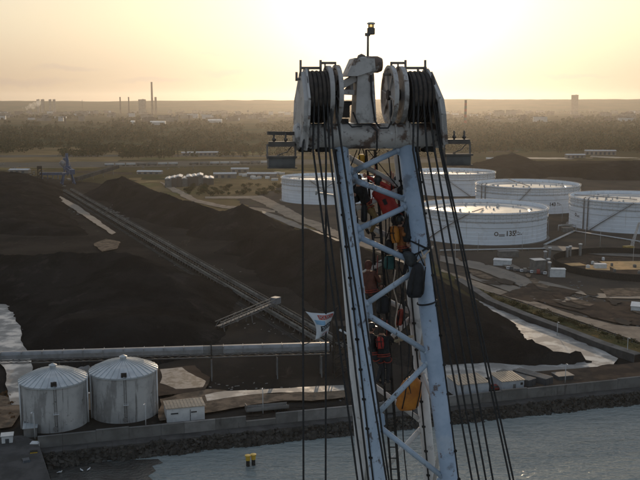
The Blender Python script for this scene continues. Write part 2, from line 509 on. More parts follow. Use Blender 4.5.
for i in range(46):
    pr = random.Random(100 + i)
    x, y = pr.uniform(-20, 640), pr.uniform(146, 200)
    if 300 < x and y > 160 or x < 130 and y > 172: continue
    w, h = pr.uniform(15, 70), pr.uniform(.5, 1.6) * (1 + (y - 146) / 30)
    sk_ = pr.uniform(-.02, .05) * w
    sheet('field', M[pr.choice(['field', 'scrub', 'ground', 'brown', 'asphalt', 'farm', 'scrub'])], [(x, y), (x + w, y + sk_), (x + w * .97, y + sk_ + h), (x - w * .03, y + h)])
# roads
sheet('road', M['road'], [(160, 182), (172, 186), (198, 200), (226, 206), (262, 208.5), (275, 211), (275, 213), (258, 211.5), (222, 208.5), (192, 202), (166, 188)])
sheet('road', M['road'], [(205, 197), (262, 196), (275, 202), (300, 215), (345, 235), (400, 254), (470, 280), (470, 287), (400, 261), (340, 240), (290, 219), (262, 204), (250, 199), (205, 199)])
sheet('road', M['asphalt'], [(262, 211), (291, 221), (345, 243), (430, 272), (430, 277), (345, 247.5), (285, 224), (262, 214)])
sheet('road', M['road'], [(470, 280), (496, 289), (517, 296), (565, 313), (615, 326), (650, 329), (700, 330), (700, 352), (645, 345), (585, 324), (517, 301), (470, 287)])
sheet('road', M['asphalt'], [(440, 256), (480, 263), (510, 272), (530, 280), (548, 283), (590, 294), (700, 297), (700, 301), (600, 299), (545, 288), (520, 287), (510, 283), (480, 271), (440, 262)])
sheet('road', M['asphalt'], [(470, 272), (522, 289), (580, 300), (560, 303), (516, 295), (470, 279)])
sheet('road', M['asphalt'], [(545, 246), (570, 247.5), (605, 252), (640, 254.5), (700, 257), (700, 260), (640, 258), (600, 256), (565, 252), (540, 250)])
sheet('grass_verge', M['scrub'], [(430, 262), (470, 286), (490, 294), (517, 303), (565, 320), (610, 335), (645, 348), (660, 354), (640, 356), (605, 345), (557, 323), (500, 303), (471, 292), (430, 272)])
sheet('brown_earth', M['brown'], [(530, 300), (600, 303), (700, 302), (700, 328), (640, 327), (615, 324), (570, 311)])
sheet('tan_earth', M['tan'], [(600, 290), (625, 289), (700, 291), (700, 296), (640, 297), (606, 298)])
sheet('brown_earth', M['brown'], [(500, 296), (530, 284), (580, 292), (560, 300), (530, 303)])
for i in range(34):
    pr = random.Random(300 + i)
    x = pr.uniform(445, 640)
    y = pr.uniform(258, 300) if x < 540 else pr.uniform(290, 326)
    if y > 290 + (x - 470) * .27: continue
    w, h = pr.uniform(6, 34), pr.uniform(1.2, 4)
    sk_ = pr.uniform(.1, .3) * w
    sheet(pr.choice(['rough_grass_ground', 'earth_patch']), M[pr.choice(['brown', 'farm', 'brown', 'farm', 'asphalt', 'tan'])], [(x, y), (x + w * .5, y + sk_ * .3 - h * .4), (x + w, y + sk_), (x + w * .8, y + sk_ + h * .8), (x + w * .3, y + h + sk_ * .4)])
# yard patches
sheet('tan_earth', M['tan'], [(94, 246), (106, 240), (120, 243), (117, 250), (102, 253)])
sheet('tan_earth', M['tan'], [(-60, 400), (-10, 396), (16, 403), (22, 412), (12, 430), (-60, 436)])
sheet('tan_earth', M['tan'], [(160, 402), (205, 392), (260, 396), (345, 392), (345, 400), (250, 408), (205, 416), (160, 424)])
sheet('brown_earth', M['brown'], [(150, 372), (195, 368), (210, 380), (205, 393), (165, 398), (152, 400)])
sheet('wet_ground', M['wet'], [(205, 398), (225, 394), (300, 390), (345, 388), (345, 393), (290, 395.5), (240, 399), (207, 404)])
sheet('damp_ground', M['damp'], [(160, 372), (182, 370), (206, 384), (203, 390), (176, 392), (160, 386)])
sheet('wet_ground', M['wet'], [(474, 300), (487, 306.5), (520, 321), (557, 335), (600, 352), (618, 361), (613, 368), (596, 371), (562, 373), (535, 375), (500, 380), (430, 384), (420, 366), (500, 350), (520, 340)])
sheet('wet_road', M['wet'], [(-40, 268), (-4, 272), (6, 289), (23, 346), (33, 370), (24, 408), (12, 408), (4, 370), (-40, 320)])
sheet('brown_earth', M['brown'], [(520, 376), (566, 372), (640, 365), (640, 382), (520, 391)])
sheet('path', M['asphalt'], [(26, 181), (34, 183), (80, 208), (116, 234), (112, 236), (70, 208)])

# hills on the horizon
mb = MB(); nx, ny = 420, 12
vs, fs = [], []
for j in range(ny + 1):
    for i in range(nx + 1):
        X = -18500 + 37000 * i / nx
        t = j / ny
        Y = 8300 + 4500 * t
        px = 320 + FPX * X / (Y + 1)
        H = 106 + 8 * noise.noise((X * .0009, 3.3, 0)) + 5 * noise.noise((X * .003, 9.1, 0)) + 3.5 * noise.noise((X * .012, 2.1, Y * .01)) + 22 * max(0, min(1, (px - 120) / 300))
        prof = math.sin(min(1, t / .6) * math.pi / 2) ** 1.3
        z = GZ - 1 + H * prof * (1 + .1 * noise.noise((X * .002, Y * .002, 0)))
        vs.append((X, Y, z))
for j in range(ny):
    for i in range(nx):
        a = j * (nx + 1) + i
        fs.append((a, a + 1, a + nx + 2, a + nx + 1))
tag(MB().add(vs, fs, 0, True).build('hills', M['hill']), kind='structure')


# ------------------------------------------------------------------ coal piles
def pile(label, ridge, slope, res, seed, group='coal heaps in the yard', rough=1.0):
    pts = []
    W = [(G(px, py, GZ + h), h) for px, py, h in ridge]
    for (a, ha), (b, hb) in zip(W[:-1], W[1:]):
        n = max(2, int((b - a).length / 5))
        for k in range(n):
            t = k / n
            pts.append((a.x + (b.x - a.x) * t, a.y + (b.y - a.y) * t, ha + (hb - ha) * t))
    pts.append((W[-1][0].x, W[-1][0].y, W[-1][1]))
    e = max(h for *_, h in pts) / slope + 4
    x0, x1 = min(p[0] for p in pts) - e, max(p[0] for p in pts) + e
    y0, y1 = min(p[1] for p in pts) - e, max(p[1] for p in pts) + e
    nx, ny = int((x1 - x0) / res) + 1, int((y1 - y0) / res) + 1
    loop = [(w_[0].x, w_[0].y) for w_ in W] if len(W) > 6 else []

    def inside(x, y):
        c = False
        for k in range(len(loop)):
            (xa, ya), (xb, yb) = loop[k], loop[k - 1]
            if (ya > y) != (yb > y) and x < (xb - xa) * (y - ya) / (yb - ya) + xa:
                c = not c
        return c

    idx, vs, fs = {}, [], []
    H = {}
    for j in range(ny + 1):
        for i in range(nx + 1):
            x, y = x0 + i * res, y0 + j * res
            nn = noise.noise((x * .035 + seed, y * .035, 0)) * 1.3 + noise.noise((x * .11, y * .11 + seed, 1)) * .7
            best = -99
            for (px, py, h) in pts:
                v = h - slope * math.hypot(x - px, y - py)
                if v > best:
                    best = v
            if inside(x, y):
                wsum = hsum = 0
                for (px, py, h) in pts[::3]:
                    w_ = 1 / ((x - px) ** 2 + (y - py) ** 2 + 4)
                    wsum += w_; hsum += w_ * h
                best = max(best, hsum / wsum)
            best += rough * 1.25 * nn * min(1, max(.0, (best + 6) / 10))
            best += rough * .8 * noise.noise((x * .4, y * .4, seed))
            best += rough * .25 * noise.noise((x * 1.1, y * 1.1, seed))
            H[i, j] = best
    for j in range(ny):
        for i in range(nx):
            q = [(i, j), (i + 1, j), (i + 1, j + 1), (i, j + 1)]
            if max(H[k] for k in q) > -.4:
                f = []
                for k in q:
                    if k not in idx:
                        idx[k] = len(vs)
                        vs.append((x0 + k[0] * res, y0 + k[1] * res, GZ + max(H[k], -.6)))
                    f.append(idx[k])
                fs.append(f)
    c = W[len(W) // 2][0]
    o = MB().add(vs, fs, 0, True).build('coal_pile', M['coal'], origin=(c.x, c.y, GZ))
    return tag(o, label, 'coal pile', group)


pile('black coal heap at the far left edge beyond the long conveyor', [(-60, 176, 15), (0, 171, 15), (25, 173, 15), (38, 187, 9), (56, 208, 4), (82, 233, 1.5), (40, 226, 5), (0, 218, 8), (-60, 216, 9), (-60, 195, 13), (10, 192, 14)], .42, 3.5, 1)
pile('big black coal mound with a rounded crest behind the two silos', [(-8, 256, 6), (30, 255, 14), (60, 252, 17), (125, 252, 17), (152, 262, 16), (180, 290, 9), (205, 322, 3), (165, 314, 9), (120, 318, 11), (78, 318, 9), (42, 326, 3), (26, 304, 3), (9, 274, 3)], .42, 2.0, 2)
pile('long black coal ridge with a pointed top beside the conveyor head', [(99, 187, 6), (111, 181, 13), (122, 177, 18), (134, 183, 14), (150, 189, 14), (165, 193, 16), (182, 200, 12), (200, 203.5, 14), (215, 212, 9), (228, 209, 13), (242, 205.5, 18), (255, 211, 12), (267, 220, 6), (228, 219, 8), (180, 208, 10), (138, 194, 11)], .48, 2.6, 3)
pile('black coal heap between the conveyor and the dirt roads near the banner', [(228, 246, 4), (250, 235, 9), (272, 226, 14), (285, 231, 13), (305, 229, 18), (322, 236, 16), (336, 241, 17), (300, 262, 9), (265, 246, 7)], .48, 2.0, 4)
pile('largest black coal heap running from the crane down to the wet ground', [(340, 240, 19), (380, 254, 20), (440, 279, 19), (464, 302, 14), (484, 318, 9), (520, 336, 6.5), (545, 346, 5), (588, 359, 1.8), (530, 352, 4), (480, 326, 9.5), (430, 318, 12), (400, 300, 14)], .60, 1.8, 5)
pile('peaked coal heap standing behind the white tanks', [(462, 167, 9), (486, 160, 13), (502, 154.5, 18), (512, 152.5, 20), (524, 157, 16), (545, 163, 12), (520, 168, 11), (490, 170, 9)], .42, 4.0, 6)
pile('low flat coal bank at the right edge behind the tanks', [(545, 166, 11), (575, 162, 15), (600, 163, 14), (625, 160.5, 16), (680, 162, 15), (680, 170, 10), (600, 171, 9)], .45, 5.0, 8)

# ------------------------------------------------------------------ seawall, revetment, left quay
wall_h = 2.3


def quay(u, v, z=GZ):
    p = QA + QD * u + QN * v
    return Vector((p.x, p.y, z))


wall = thing('seawall', 'long grey concrete seawall between the coal yard and the water', 'wall', quay(60, 0, GZ), QANG)
u, k = 0.0, 0
while u < 330:
    L = 8.2 if k % 4 else 6.0
    hgt = wall_h + (.25 if k % 5 == 2 else 0)
    if 50 < u < 60:
        hgt = .9                                     # the lowered stretch of brown wall
    mm = M['concrete_pale'] if k in (5, 9, 10, 14) else M['concrete']
    MB().box((u - 60 + L / 2, 0, hgt / 2 - 1.2), (L - .06, .55, hgt + 2.4)).box((u - 60 + L / 2, 0, hgt + .1), (L - .06, .75, .2)).build('wall_panel', mm, wall)
    u += L; k += 1
mb = MB()
for a in range(-2, 60):
    u0, u1 = a * 6.0, a * 6.0 + 5.95
    P = [quay(u0, -.4, 0), quay(u1, -.4, 0), quay(u1, -4.0, 0), quay(u0, -4.0, 0)]
    if a >= 0:
        mb.prism([(p.x, p.y) for p in P], -1, 2.55 + .03 * (a % 3))
tag(mb.build('quay_ledge', M['concrete_dark'], recalc=True), kind='structure')

# rubble revetment: a mass of dumped stone
mb = MB()
mb.add([quay(0, -3.8, 2.3), quay(420, -3.8, 2.3), quay(420, -8.6, -1.5), quay(0, -8.6, -1.5)], [(0, 3, 2, 1)])
rr = random.Random(3)


def stone(mb, c, r, rr):
    M3 = Matrix.Rotation(rr.uniform(0, 6.3), 3, Vector((rr.gauss(0, 1), rr.gauss(0, 1), rr.gauss(0, 1) + .01)).normalized())
    vs = []
    for x in (-1, 1):
        for y in (-1, 1):
            for z in (-1, 1):
                vs.append(M3 @ Vector((x * rr.uniform(.5, 1), y * rr.uniform(.5, 1), z * rr.uniform(.4, .9))) * r + Vector(c))
    mb.add(vs, [(0, 1, 3, 2), (4, 6, 7, 5), (0, 4, 5, 1), (2, 3, 7, 6), (0, 2, 6, 4), (1, 5, 7, 3)])


for i in range(4200):
    u = rr.uniform(0, 330)
    t = rr.random()
    v = -4.0 - t * (3.9 + 1.2 * noise.noise((u * .1, 0, 0)))
    z = 2.35 - t * 3.0 + rr.uniform(-.1, .25)
    stone(mb, quay(u, v, z), rr.uniform(.25, .68) * (1.15 if t > .6 else .9), rr)
tag(mb.build('rubble', M['rock'], recalc=True), 'dark dumped stone along the foot of the seawall', 'rubble', kind='stuff')

sheet('quay_apron', M['yard'], None, world=[quay(0, .4), quay(400, .4), quay(400, 30), quay(0, 30)], lift=.02)
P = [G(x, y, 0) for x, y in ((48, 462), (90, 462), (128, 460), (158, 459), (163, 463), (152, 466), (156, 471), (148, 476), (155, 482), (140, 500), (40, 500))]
sheet('dark_water_sheet', M['dark_water'], None, world=P, lift=.035 - GZ)  # darker sheet laid just above the water in this corner

# left quay
P = [QA + LQD * 175, QA + QN * .2, QA + QN * 6 - QD * 4, QA - QD * 120 + QN * 2, QA - QD * 120 + LQD * 105]
sheet('quay_apron', M['concrete_dark'], None, world=P)
mb = MB()
a, b_ = QA + LQD * .3, QA + LQD * 170
mb.bar((a.x, a.y, GZ + .16), (b_.x, b_.y, GZ + .16), .5, .3)
tag(mb.build('quay_kerb', M['concrete_pale']), kind='structure')
mb = MB()
for i in range(22):
    p = QA + LQD * (4 + i * 5)
    q = p + QD * .35
    mb.tube([(q.x, q.y, -1), (q.x, q.y, 2.6)], .35, 8)
tag(mb.build('quay_face_fenders', M['tyre']), 'black round fender posts along the left quay face', 'fenders', kind='structure')

# ------------------------------------------------------------------ oil tanks
def text_mesh(s, size, ext=.02):
    cu = bpy.data.curves.new('txt', 'FONT')
    cu.body = s; cu.size = size; cu.extrude = ext; cu.offset = size * .022; cu.align_x = 'CENTER'; cu.align_y = 'CENTER'
    o = bpy.data.objects.new('txt', cu)
    C.objects.link(o)
    me = bpy.data.meshes.new_from_object(o)
    vs = [v.co.copy() for v in me.vertices]
    fs = [tuple(p.vertices) for p in me.polygons]
    bpy.data.objects.remove(o); bpy.data.meshes.remove(me)
    return vs, fs


def tank(label, px, py, Rr, Ht, stair_px=None, stair_dir=1, texts=(), pipes=None, roof_tilt=0):
    fr = G(px, py)
    d = Vector((fr.x, fr.y, 0)).normalized()
    c = fr + d * Rr
    t = thing('oil_tank', label, 'storage tank', (c.x, c.y, GZ), 0, 'white oil storage tanks')
    n = 96
    prof = [(Rr, 0)]
    ncourse = 8
    for i in range(ncourse):
        z0 = Ht * i / ncourse
        prof += [(Rr + .13, z0 + .02), (Rr + .13, z0 + .42), (Rr, z0 + .46)]
    prof += [(Rr, Ht), (Rr - .25, Ht), (Rr - .25, Ht - 3.4)]
    MB().lathe(prof, n=n, smooth=False).build('shell', M['tank'], t)
    rf = MB()
    hr = Ht - 2.6
    rf.lathe([(.01, hr - .15), (Rr * .35, hr - .05), (Rr * .72, hr - .4), (Rr * .74, hr + .25), (Rr - .5, hr + .35), (Rr - .35, hr - .4)], n=n)
    fr_ = rf.build('floating_roof', M['tank_roof'], t)
    q = random.Random(int(px))
    for i in range(34):
        a, r = q.uniform(0, 6.28), Rr * math.sqrt(q.uniform(.02, .9))
        w_ = q.uniform(.3, .9)
        MB().lathe([(w_, hr - .2), (w_, hr + q.uniform(.4, 1.3)), (.01, hr + 1.4)], (r * math.cos(a), r * math.sin(a), 0), 8).build('roof_fitting', M['tank_trim'], fr_)
    a = q.uniform(0, 6.28)
    MB().bar((Rr * .93 * math.cos(a), Rr * .93 * math.sin(a), Ht + .4), (-Rr * .1 * math.cos(a), -Rr * .1 * math.sin(a), hr + .4), 1.0, .5).build('rolling_ladder', M['steel_stair'], t)
    for zz, w in ((Ht - .9, 1.1), (Ht - 3.2, .55), (Ht - 5.4, .9)):
        g = MB().lathe([(Rr + .06, zz - .12), (Rr + w, zz - .12), (Rr + w, zz + .12), (Rr + .06, zz + .12)], n=n)
        for k in range(48):
            a = 2 * math.pi * k / 48
            g.bar((math.cos(a) * (Rr + .06), math.sin(a) * (Rr + .06), zz - 1.0), (math.cos(a) * (Rr + w), math.sin(a) * (Rr + w), zz - .15), .12, .12)
        gi = g.build('wind_girder', M['tank_trim'], t)
        h = MB()
        for k in range(72):
            a = 2 * math.pi * k / 72
            x, y = math.cos(a) * (Rr + w - .08), math.sin(a) * (Rr + w - .08)
            h.box((x, y, zz + .65), (.09, .09, 1.1), rz=a)
        for dz in (.65, 1.15):
            h.lathe([(Rr + w - .11, zz + dz - .04), (Rr + w - .05, zz + dz - .04), (Rr + w - .05, zz + dz + .04), (Rr + w - .11, zz + dz + .04), (Rr + w - .11, zz + dz - .04)], n=n)
        h.build('handrail', M['glint'], gi)
    # deluge ring pipe
    MB().lathe([(Rr + .15, Ht * .53), (Rr + .38, Ht * .53), (Rr + .38, Ht * .53 + .22), (Rr + .15, Ht * .53 + .22), (Rr + .15, Ht * .53)], n=n).build('cooling_pipe', M['tank_trim'], t)

    def ang(tpx, z):
        best = (1e9, 0)
        base = math.atan2(-d.y, -d.x)
        for k in range(-80, 81):
            a = base + k / 80 * 1.45
            p = (c.x + Rr * math.cos(a), c.y + Rr * math.sin(a), GZ + z)
            e = abs(proj(p)[0] - tpx)
            if e < best[0]:
                best = (e, a)
        return best[1]

    if stair_px:
        a0, a1 = ang(stair_px[0], 1), ang(stair_px[1], Ht)
        s = MB(); st = 40
        for rr_ in (Rr + .25, Rr + 1.25):
            s.tube([(math.cos(a0 + (a1 - a0) * k / st) * rr_, math.sin(a0 + (a1 - a0) * k / st) * rr_, .3 + (Ht - .6) * k / st) for k in range(st + 1)], .16, 5)
        for k in range(st * 2):
            a = a0 + (a1 - a0) * k / st / 2
            s.box((math.cos(a) * (Rr + .75), math.sin(a) * (Rr + .75), .3 + (Ht - .6) * k / st / 2), (1.0, .35, .06), rz=a)
        s.tube([(math.cos(a0 + (a1 - a0) * k / st) * (Rr + 1.25), math.sin(a0 + (a1 - a0) * k / st) * (Rr + 1.25), 1.4 + (Ht - .6) * k / st) for k in range(st + 1)], .07, 5)
        s.build('stair', M['steel_stair'], t)
    for ppx in (pipes or ()):
        a = ang(ppx, Ht * .5)
        MB().tube([(math.cos(a) * (Rr + .7), math.sin(a) * (Rr + .7), 0), (math.cos(a) * (Rr + .7), math.sin(a) * (Rr + .7), Ht + .6), (math.cos(a) * (Rr - .6), math.sin(a) * (Rr - .6), Ht + .9)], .42, 10).build('riser_pipe', M['steel_stair'], t)
    for (s, tpx, z, size) in texts:
        a = ang(tpx, z)
        if s == 'ring':
            tm = MB()
            ring = [(math.cos(k / 20 * 2 * math.pi), math.sin(k / 20 * 2 * math.pi)) for k in range(21)]
            vs, fs = [], []
            for k in range(21):
                for r in (size * .30, size * .5):
                    vs.append(Vector((ring[k][0] * r, ring[k][1] * r, 0)))
            for k in range(20):
                fs.append((2 * k, 2 * k + 1, 2 * k + 3, 2 * k + 2))
            for k in (0, 1):
                o = len(vs)
                vs += [Vector((size * .62, -size * (.12 + .3 * k), 0)), Vector((size * 2.0, -size * (.12 + .3 * k), 0)), Vector((size * 2.0, -size * (.28 + .3 * k), 0)), Vector((size * .62, -size * (.28 + .3 * k), 0))]
                fs.append((o, o + 3, o + 2, o + 1))
            nm = 'tank_emblem'
        elif s == 'lines':
            vs, fs = [], []
            for (x0, y0, w_, h_) in ((-1, .5, .35, 1.0), (-.3, .35, .5, .25), (.45, .1, .3, .25), (-.3, -.35, .9, .22), (.85, -.35, .5, .22), (-1, -.65, .3, .25)):
                o = len(vs)
                vs += [Vector((x0 * size, (y0 - h_ / 2) * size, 0)), Vector(((x0 + w_) * size, (y0 - h_ / 2) * size, 0)), Vector(((x0 + w_) * size, (y0 + h_ / 2) * size, 0)), Vector((x0 * size, (y0 + h_ / 2) * size, 0))]
                fs.append((o, o + 1, o + 2, o + 3))
            nm = 'tank_emblem'
        else:
            vs, fs = text_mesh(s, size)
            nm = 'tank_number'
        out = []
        for v in vs:
            aa = a + v.x / Rr
            r = Rr + .19 + max(0, v.z)
            out.append((math.cos(aa) * r, math.sin(aa) * r, z + v.y))
        MB().add(out, fs).build(nm, M['tank_dark'], t)
    MB().lathe([(Rr + 2.2, -.2), (Rr + 2.0, .22), (Rr - .5, .24)], n=n).build('foundation_ring', M['concrete_pale'], t)
    return c


tank('white oil tank marked 135, nearest of the row of tanks', 481, 245.3, 41, 19.5, (428, 470), 1, [('135', 510.5, 7.0, 4.3), ('ring', 496.5, 7.0, 2.6), ('lines', 518.5, 7.0, 2.0)])
tank('white oil tank behind the tank marked 135, partly hidden by it', 526.3, 214.2, 41.2, 20.5, (508, 531), 1, [('143', 552, 7.5, 3.8), ('lines', 559, 7.5, 1.6)], pipes=(482, 485.5))
tank('white oil tank at the right edge with a long slanting stair', 629, 233.8, 41, 20.8, (590, 634), 1, [('ring', 576, 9, 2.4)], pipes=(584, 588))
tank('white oil tank right behind the crane boom, farthest of the row', 451, 196.5, 41, 20.5, (470, 440), 1)
tank('white oil tank left of the crane boom, seen through the hanging ropes', 328, 205, 41, 20.8, (345, 310), 1)

# pump skid between the tanks
sk = thing('pump_station', 'small grey pump station between two white tanks', 'pump station', G(567, 232), .1)
MB().box((0, 0, 1.5), (7, 4, 3)).build('pump_house', M['steel_grey'], sk)
MB().tube([(-6, 0, .8), (-6, 0, 4.5), (6, 0, 4.5), (6, 0, .8)], .5, 8).build('pipe_loop', M['tank_trim'], sk)
MB().box((0, 0, 5), (8, 2.4, .25)).build('gantry_platform', M['steel_stair'], sk)

# ------------------------------------------------------------------ the ring wall under construction
rc = G(634, 267)
RR = 41.5
t = thing('tank_foundation', 'unfinished round tank with a low dark wall and tan floor', 'tank foundation', (rc.x, rc.y, GZ))
MB().lathe([(RR, 0), (RR, 3.6), (RR - .5, 3.6), (RR - .5, .1)], n=96).build('ring_wall', M['dark_steel'], t)
MB().lathe([(RR - .5, .14), (.01, .2)], n=96).build('floor_fill', M['brown'], t)
f = MB()
for (x, y, w, h, a) in ((10, 4, 46, 24, .05), (-20, -3, 12, 13, -.3), (-29, 6, 9, 8, .2)):
    f.box((x, y, .27 + .006 * (w % 5)), (w, h, .12), rz=a)
f.build('sand_bed', mat('sand_bed', (.62, .40, .21), (.50, .33, .17), .2, .85, spots=[((.2, .13, .08), .18, .62, .7)]), t)
for a in range(0, 360, 9):
    pass
for (px, py, h) in ((545, 262, 5.5), (549.5, 259, 6), (567, 257.5, 5.5), (570, 256.5, 5.5), (580, 256, 6.5), (548, 270, 5.5), (549, 277, 7)):
    p = G(px, py)
    s = thing('concrete_pillar', 'grey pillar with a white cap on the rim of the unfinished tank', 'pillar', p, rnd.uniform(0, 1), 'white capped pillars round the unfinished tank')
    MB().box((0, 0, h / 2), (1.1, 1.1, h)).build('shaft', M['concrete_pale'], s)
    MB().box((0, 0, h + .3), (1.5, 1.5, .6)).build('cap', M['white'], s)
for i in range(9):
    p = Vector((rc.x + rnd.uniform(-30, 20), rc.y + rnd.uniform(-22, 20), GZ + .3))
    tag(MB().box((0, 0, .7), (rnd.uniform(1, 2), rnd.uniform(1, 2), 1.4)).box((0, 0, 1.5), (.9, .9, .3)).build('material_crate', M['white'] if i % 2 else M['steel_grey'], origin=(0, 0, 0)), 'small crate of building material on the sandy tank floor', 'crate', 'crates on the tank floor').location = p
tag(MB().box((0, 0, 1.2), (6, 3, 2.4)).box((0, 0, 2.5), (6.2, 3.2, .2)).build('site_cabin', M['white']), 'small white cabin standing on the tan floor inside the ring', 'cabin').location = G(600, 268.5)
# yellow crawler crane
p = G(629, 252)
t = thing('mobile_crane', 'yellow crane with a raised lattice boom beside the unfinished tank', 'crane', p, .3)
MB().box((0, 0, 1.0), (6, 4.6, 1.2)).build('crawler_base', M['dark_steel'], t)
MB().box((-.5, 0, 2.6), (6, 3.2, 2.0)).build('cab_house', M['machine_yellow'], t)
f = MB()
for s_ in (-.6, .6):
    f.bar((2, s_, 2.6), (6, s_ * .4, 17), .3, .3)
    f.bar((1.2, s_, 3.4), (5.4, s_ * .4, 17), .25, .25)
for k in range(12):
    q = k / 12; q2 = (k + 1) / 12
    s_ = 1 if k % 2 else -1
    f.bar((2 + 4 * q, s_ * .5, 2.6 + 14.4 * q), (1.2 + 4.2 * q2, -s_ * .45, 3.4 + 13.6 * q2), .14, .14)
f.build('lattice_boom', M['crane_pale'], t)
MB().tube([(6, 0, 17), (6.4, 0, 7)], .07, 5).build('hoist_rope', M['rope'], t)

# ------------------------------------------------------------------ silos
def silo(label, px, py_front, Rr, Ht, apex):
    fr = G(px, py_front)
    d = Vector((fr.x, fr.y, 0)).normalized()
    c = fr + d * Rr
    t = thing('concrete_silo', label, 'silo', (c.x, c.y, GZ), math.atan2(-d.y, -d.x), 'the two concrete silos')
    MB().lathe([(Rr, -.3), (Rr, Ht), (Rr - .3, Ht)], n=72, smooth=False).build('wall', M['silo'], t)
    rf = MB()
    nseg = 32
    for k in range(nseg):
        a0, a1 = 2 * math.pi * k / nseg, 2 * math.pi * (k + 1) / nseg
        P = []
        for r, z in ((Rr + .35, Ht - .05), (Rr * .62, Ht + apex * .56), (.5, Ht + apex)):
            P.append([(r * math.cos(a), r * math.sin(a), z) for a in (a0, a1)])
        rf.add([*P[0], *P[1], *P[2]], [(0, 1, 3, 2), (2, 3, 5, 4)])
        rf.bar((P[0][0][0], P[0][0][1], P[0][0][2] + .06), (P[1][0][0], P[1][0][1], P[1][0][2] + .06), .16, .2)
        rf.bar((P[1][0][0], P[1][0][1], P[1][0][2] + .06), (P[2][0][0], P[2][0][1], P[2][0][2] + .06), .16, .2)
    rf.lathe([(Rr + .36, Ht - .06), (Rr + .36, Ht - .45), (Rr, Ht - .45)], n=64)
    roof = rf.build('roof', M['silo_roof'], t)
    MB().lathe([(.9, Ht + apex - .35), (.9, Ht + apex + .6), (1.1, Ht + apex + .6), (.05, Ht + apex + 1.1)], n=16).build('roof_vent', M['silo_roof'], roof)
    MB().box((Rr * .93, 0, Ht + .55), (1.0, 1.5, 1.2)).build('roof_hatch', M['dark_steel'], roof)
    for z in (0, .01):
        pass
    MB().box((Rr + .3, .3, Ht * .42), (.6, 1.5, .15)).box((Rr + .55, .3, Ht * .42 + .5), (.06, 1.5, .06)).build('platform', M['white'], t)
    MB().lathe([(.01, 0), (.62, 0), (.62, .3), (.01, .3)], (Rr + .05, 0, 1.3), 16, M=Matrix.Rotation(R(90), 3, 'Y')).build('manhole', M['concrete_pale'], t)
    lad = MB()
    for s_ in (-.3, .3):
        lad.tube([(Rr + .25, .2 + s_, .5), (Rr + .25, .2 + s_, Ht)], .05, 5)
    for k in range(34):
        lad.box((Rr + .25, .2, .8 + k * .4), (.04, .6, .05))
    lad.build('ladder', M['dark_steel'], t)
    for sgn in (1.25, -1.28):
        MB().tube([(math.cos(sgn) * (Rr + .28), math.sin(sgn) * (Rr + .28), -.2), (math.cos(sgn) * (Rr + .28), math.sin(sgn) * (Rr + .28), Ht)], .22, 8).build('downpipe', M['white'], t)
    return c


s1 = silo('left concrete silo with a ribbed pale cone roof, beside the road', 56, 433.5, 8.7, 12.4, 3.0)
s2 = silo('right concrete silo with streaked walls, nearer the white cabin', 125.5, 424, 9.0, 12.7, 2.9)
# grey pipe riser between the silos
tag(MB().box((0, 0, 2.2), (.9, .9, 4.4)).box((0, 0, 4.7), (1.4, 1.2, .6)).build('control_box', M['white']), 'slim white cabinet in the gap between the two silos', 'cabinet').location = G(91, 410)

# ------------------------------------------------------------------ the covered conveyor gallery across the yard
ga = at_y(-40, 358.2, 258); gb = at_y(329, 349.5, 270)
zg = ga.z
t = thing('conveyor_gallery', 'long pale covered conveyor gallery on legs above the coal yard', 'conveyor gallery', ((ga.x + gb.x) / 2, (ga.y + gb.y) / 2, GZ), math.atan2(gb.y - ga.y, gb.x - ga.x))
L = (gb - ga).length
zz = (ga.z + gb.z) / 2 - GZ
sec = [(-1.5, -.1), (-1.5, 1.2), (-1.15, 1.75), (-.5, 2.0), (.5, 2.0), (1.15, 1.75), (1.5, 1.2), (1.5, -.1)]
k = 0
x = -L / 2
while x < L / 2 - .1:
    l = min(6.05, L / 2 - x)
    v = [(x + .03, a, zz + b) for a, b in sec] + [(x + l - .03, a, zz + b) for a, b in sec]
    n = len(sec)
    mb = MB().add(v, [(i, (i + 1) % n, (i + 1) % n + n, i + n) for i in range(n)] + [tuple(range(n))[::-1], tuple(range(n, 2 * n))])
    gap = abs(x + L / 2 - 72) < 3.2 or k == 24
    if not gap:
        mb.box((x + .05, 0, zz + 1.0), (.12, 3.08, 2.08))
    mb.build('cladding', M['gallery_side'] if gap else M['gallery'], t)
    x += 6.05; k += 1
mb = MB()
for s_ in (-1.5, 1.5):
    for z_ in (-.35, -1.3):
        mb.bar((-L / 2, s_, zz + z_), (L / 2, s_, zz + z_), .22, .25)
    n = int(L / 2.6)
    for i in range(n):
        x0, x1 = -L / 2 + L * i / n, -L / 2 + L * (i + 1) / n
        mb.bar((x0, s_, zz + (-.35 if i % 2 else -1.3)), (x1, s_, zz + (-1.3 if i % 2 else -.35)), .12, .12)
mb.build('truss', M['gallery_side'], t)
for i, px in enumerate((-20, 60, 128, 211, 277, 322)):
    xx = at_y(px, 356, 264).x - (ga.x + gb.x) / 2
    mb = MB()
    for s_ in (-1.5, 1.5):
        mb.bar((xx, s_ * 1.4, 0), (xx, s_, zz - 2), .35, .35)
    for q in range(3):
        z0, z1 = (zz - 2) * q / 3, (zz - 2) * (q + 1) / 3
        mb.bar((xx, -1.8, z0), (xx, 1.7, z1), .15, .15)
        mb.bar((xx, 1.8, z0), (xx, -1.7, z1), .15, .15)
    mb.build('leg', M['gallery_side'], t)
mb = MB().box((-L / 2 + 75, 1.75, zz + 1.2), (.3, .3, 5.8)).box((L / 2 - 4, 1.75, zz + 1.5), (2.2, .6, .3)).box((-L / 2 + 75, -1.75, zz + 1.2), (.3, .3, 5.8))
mb.build('post', M['dark_steel'], t)
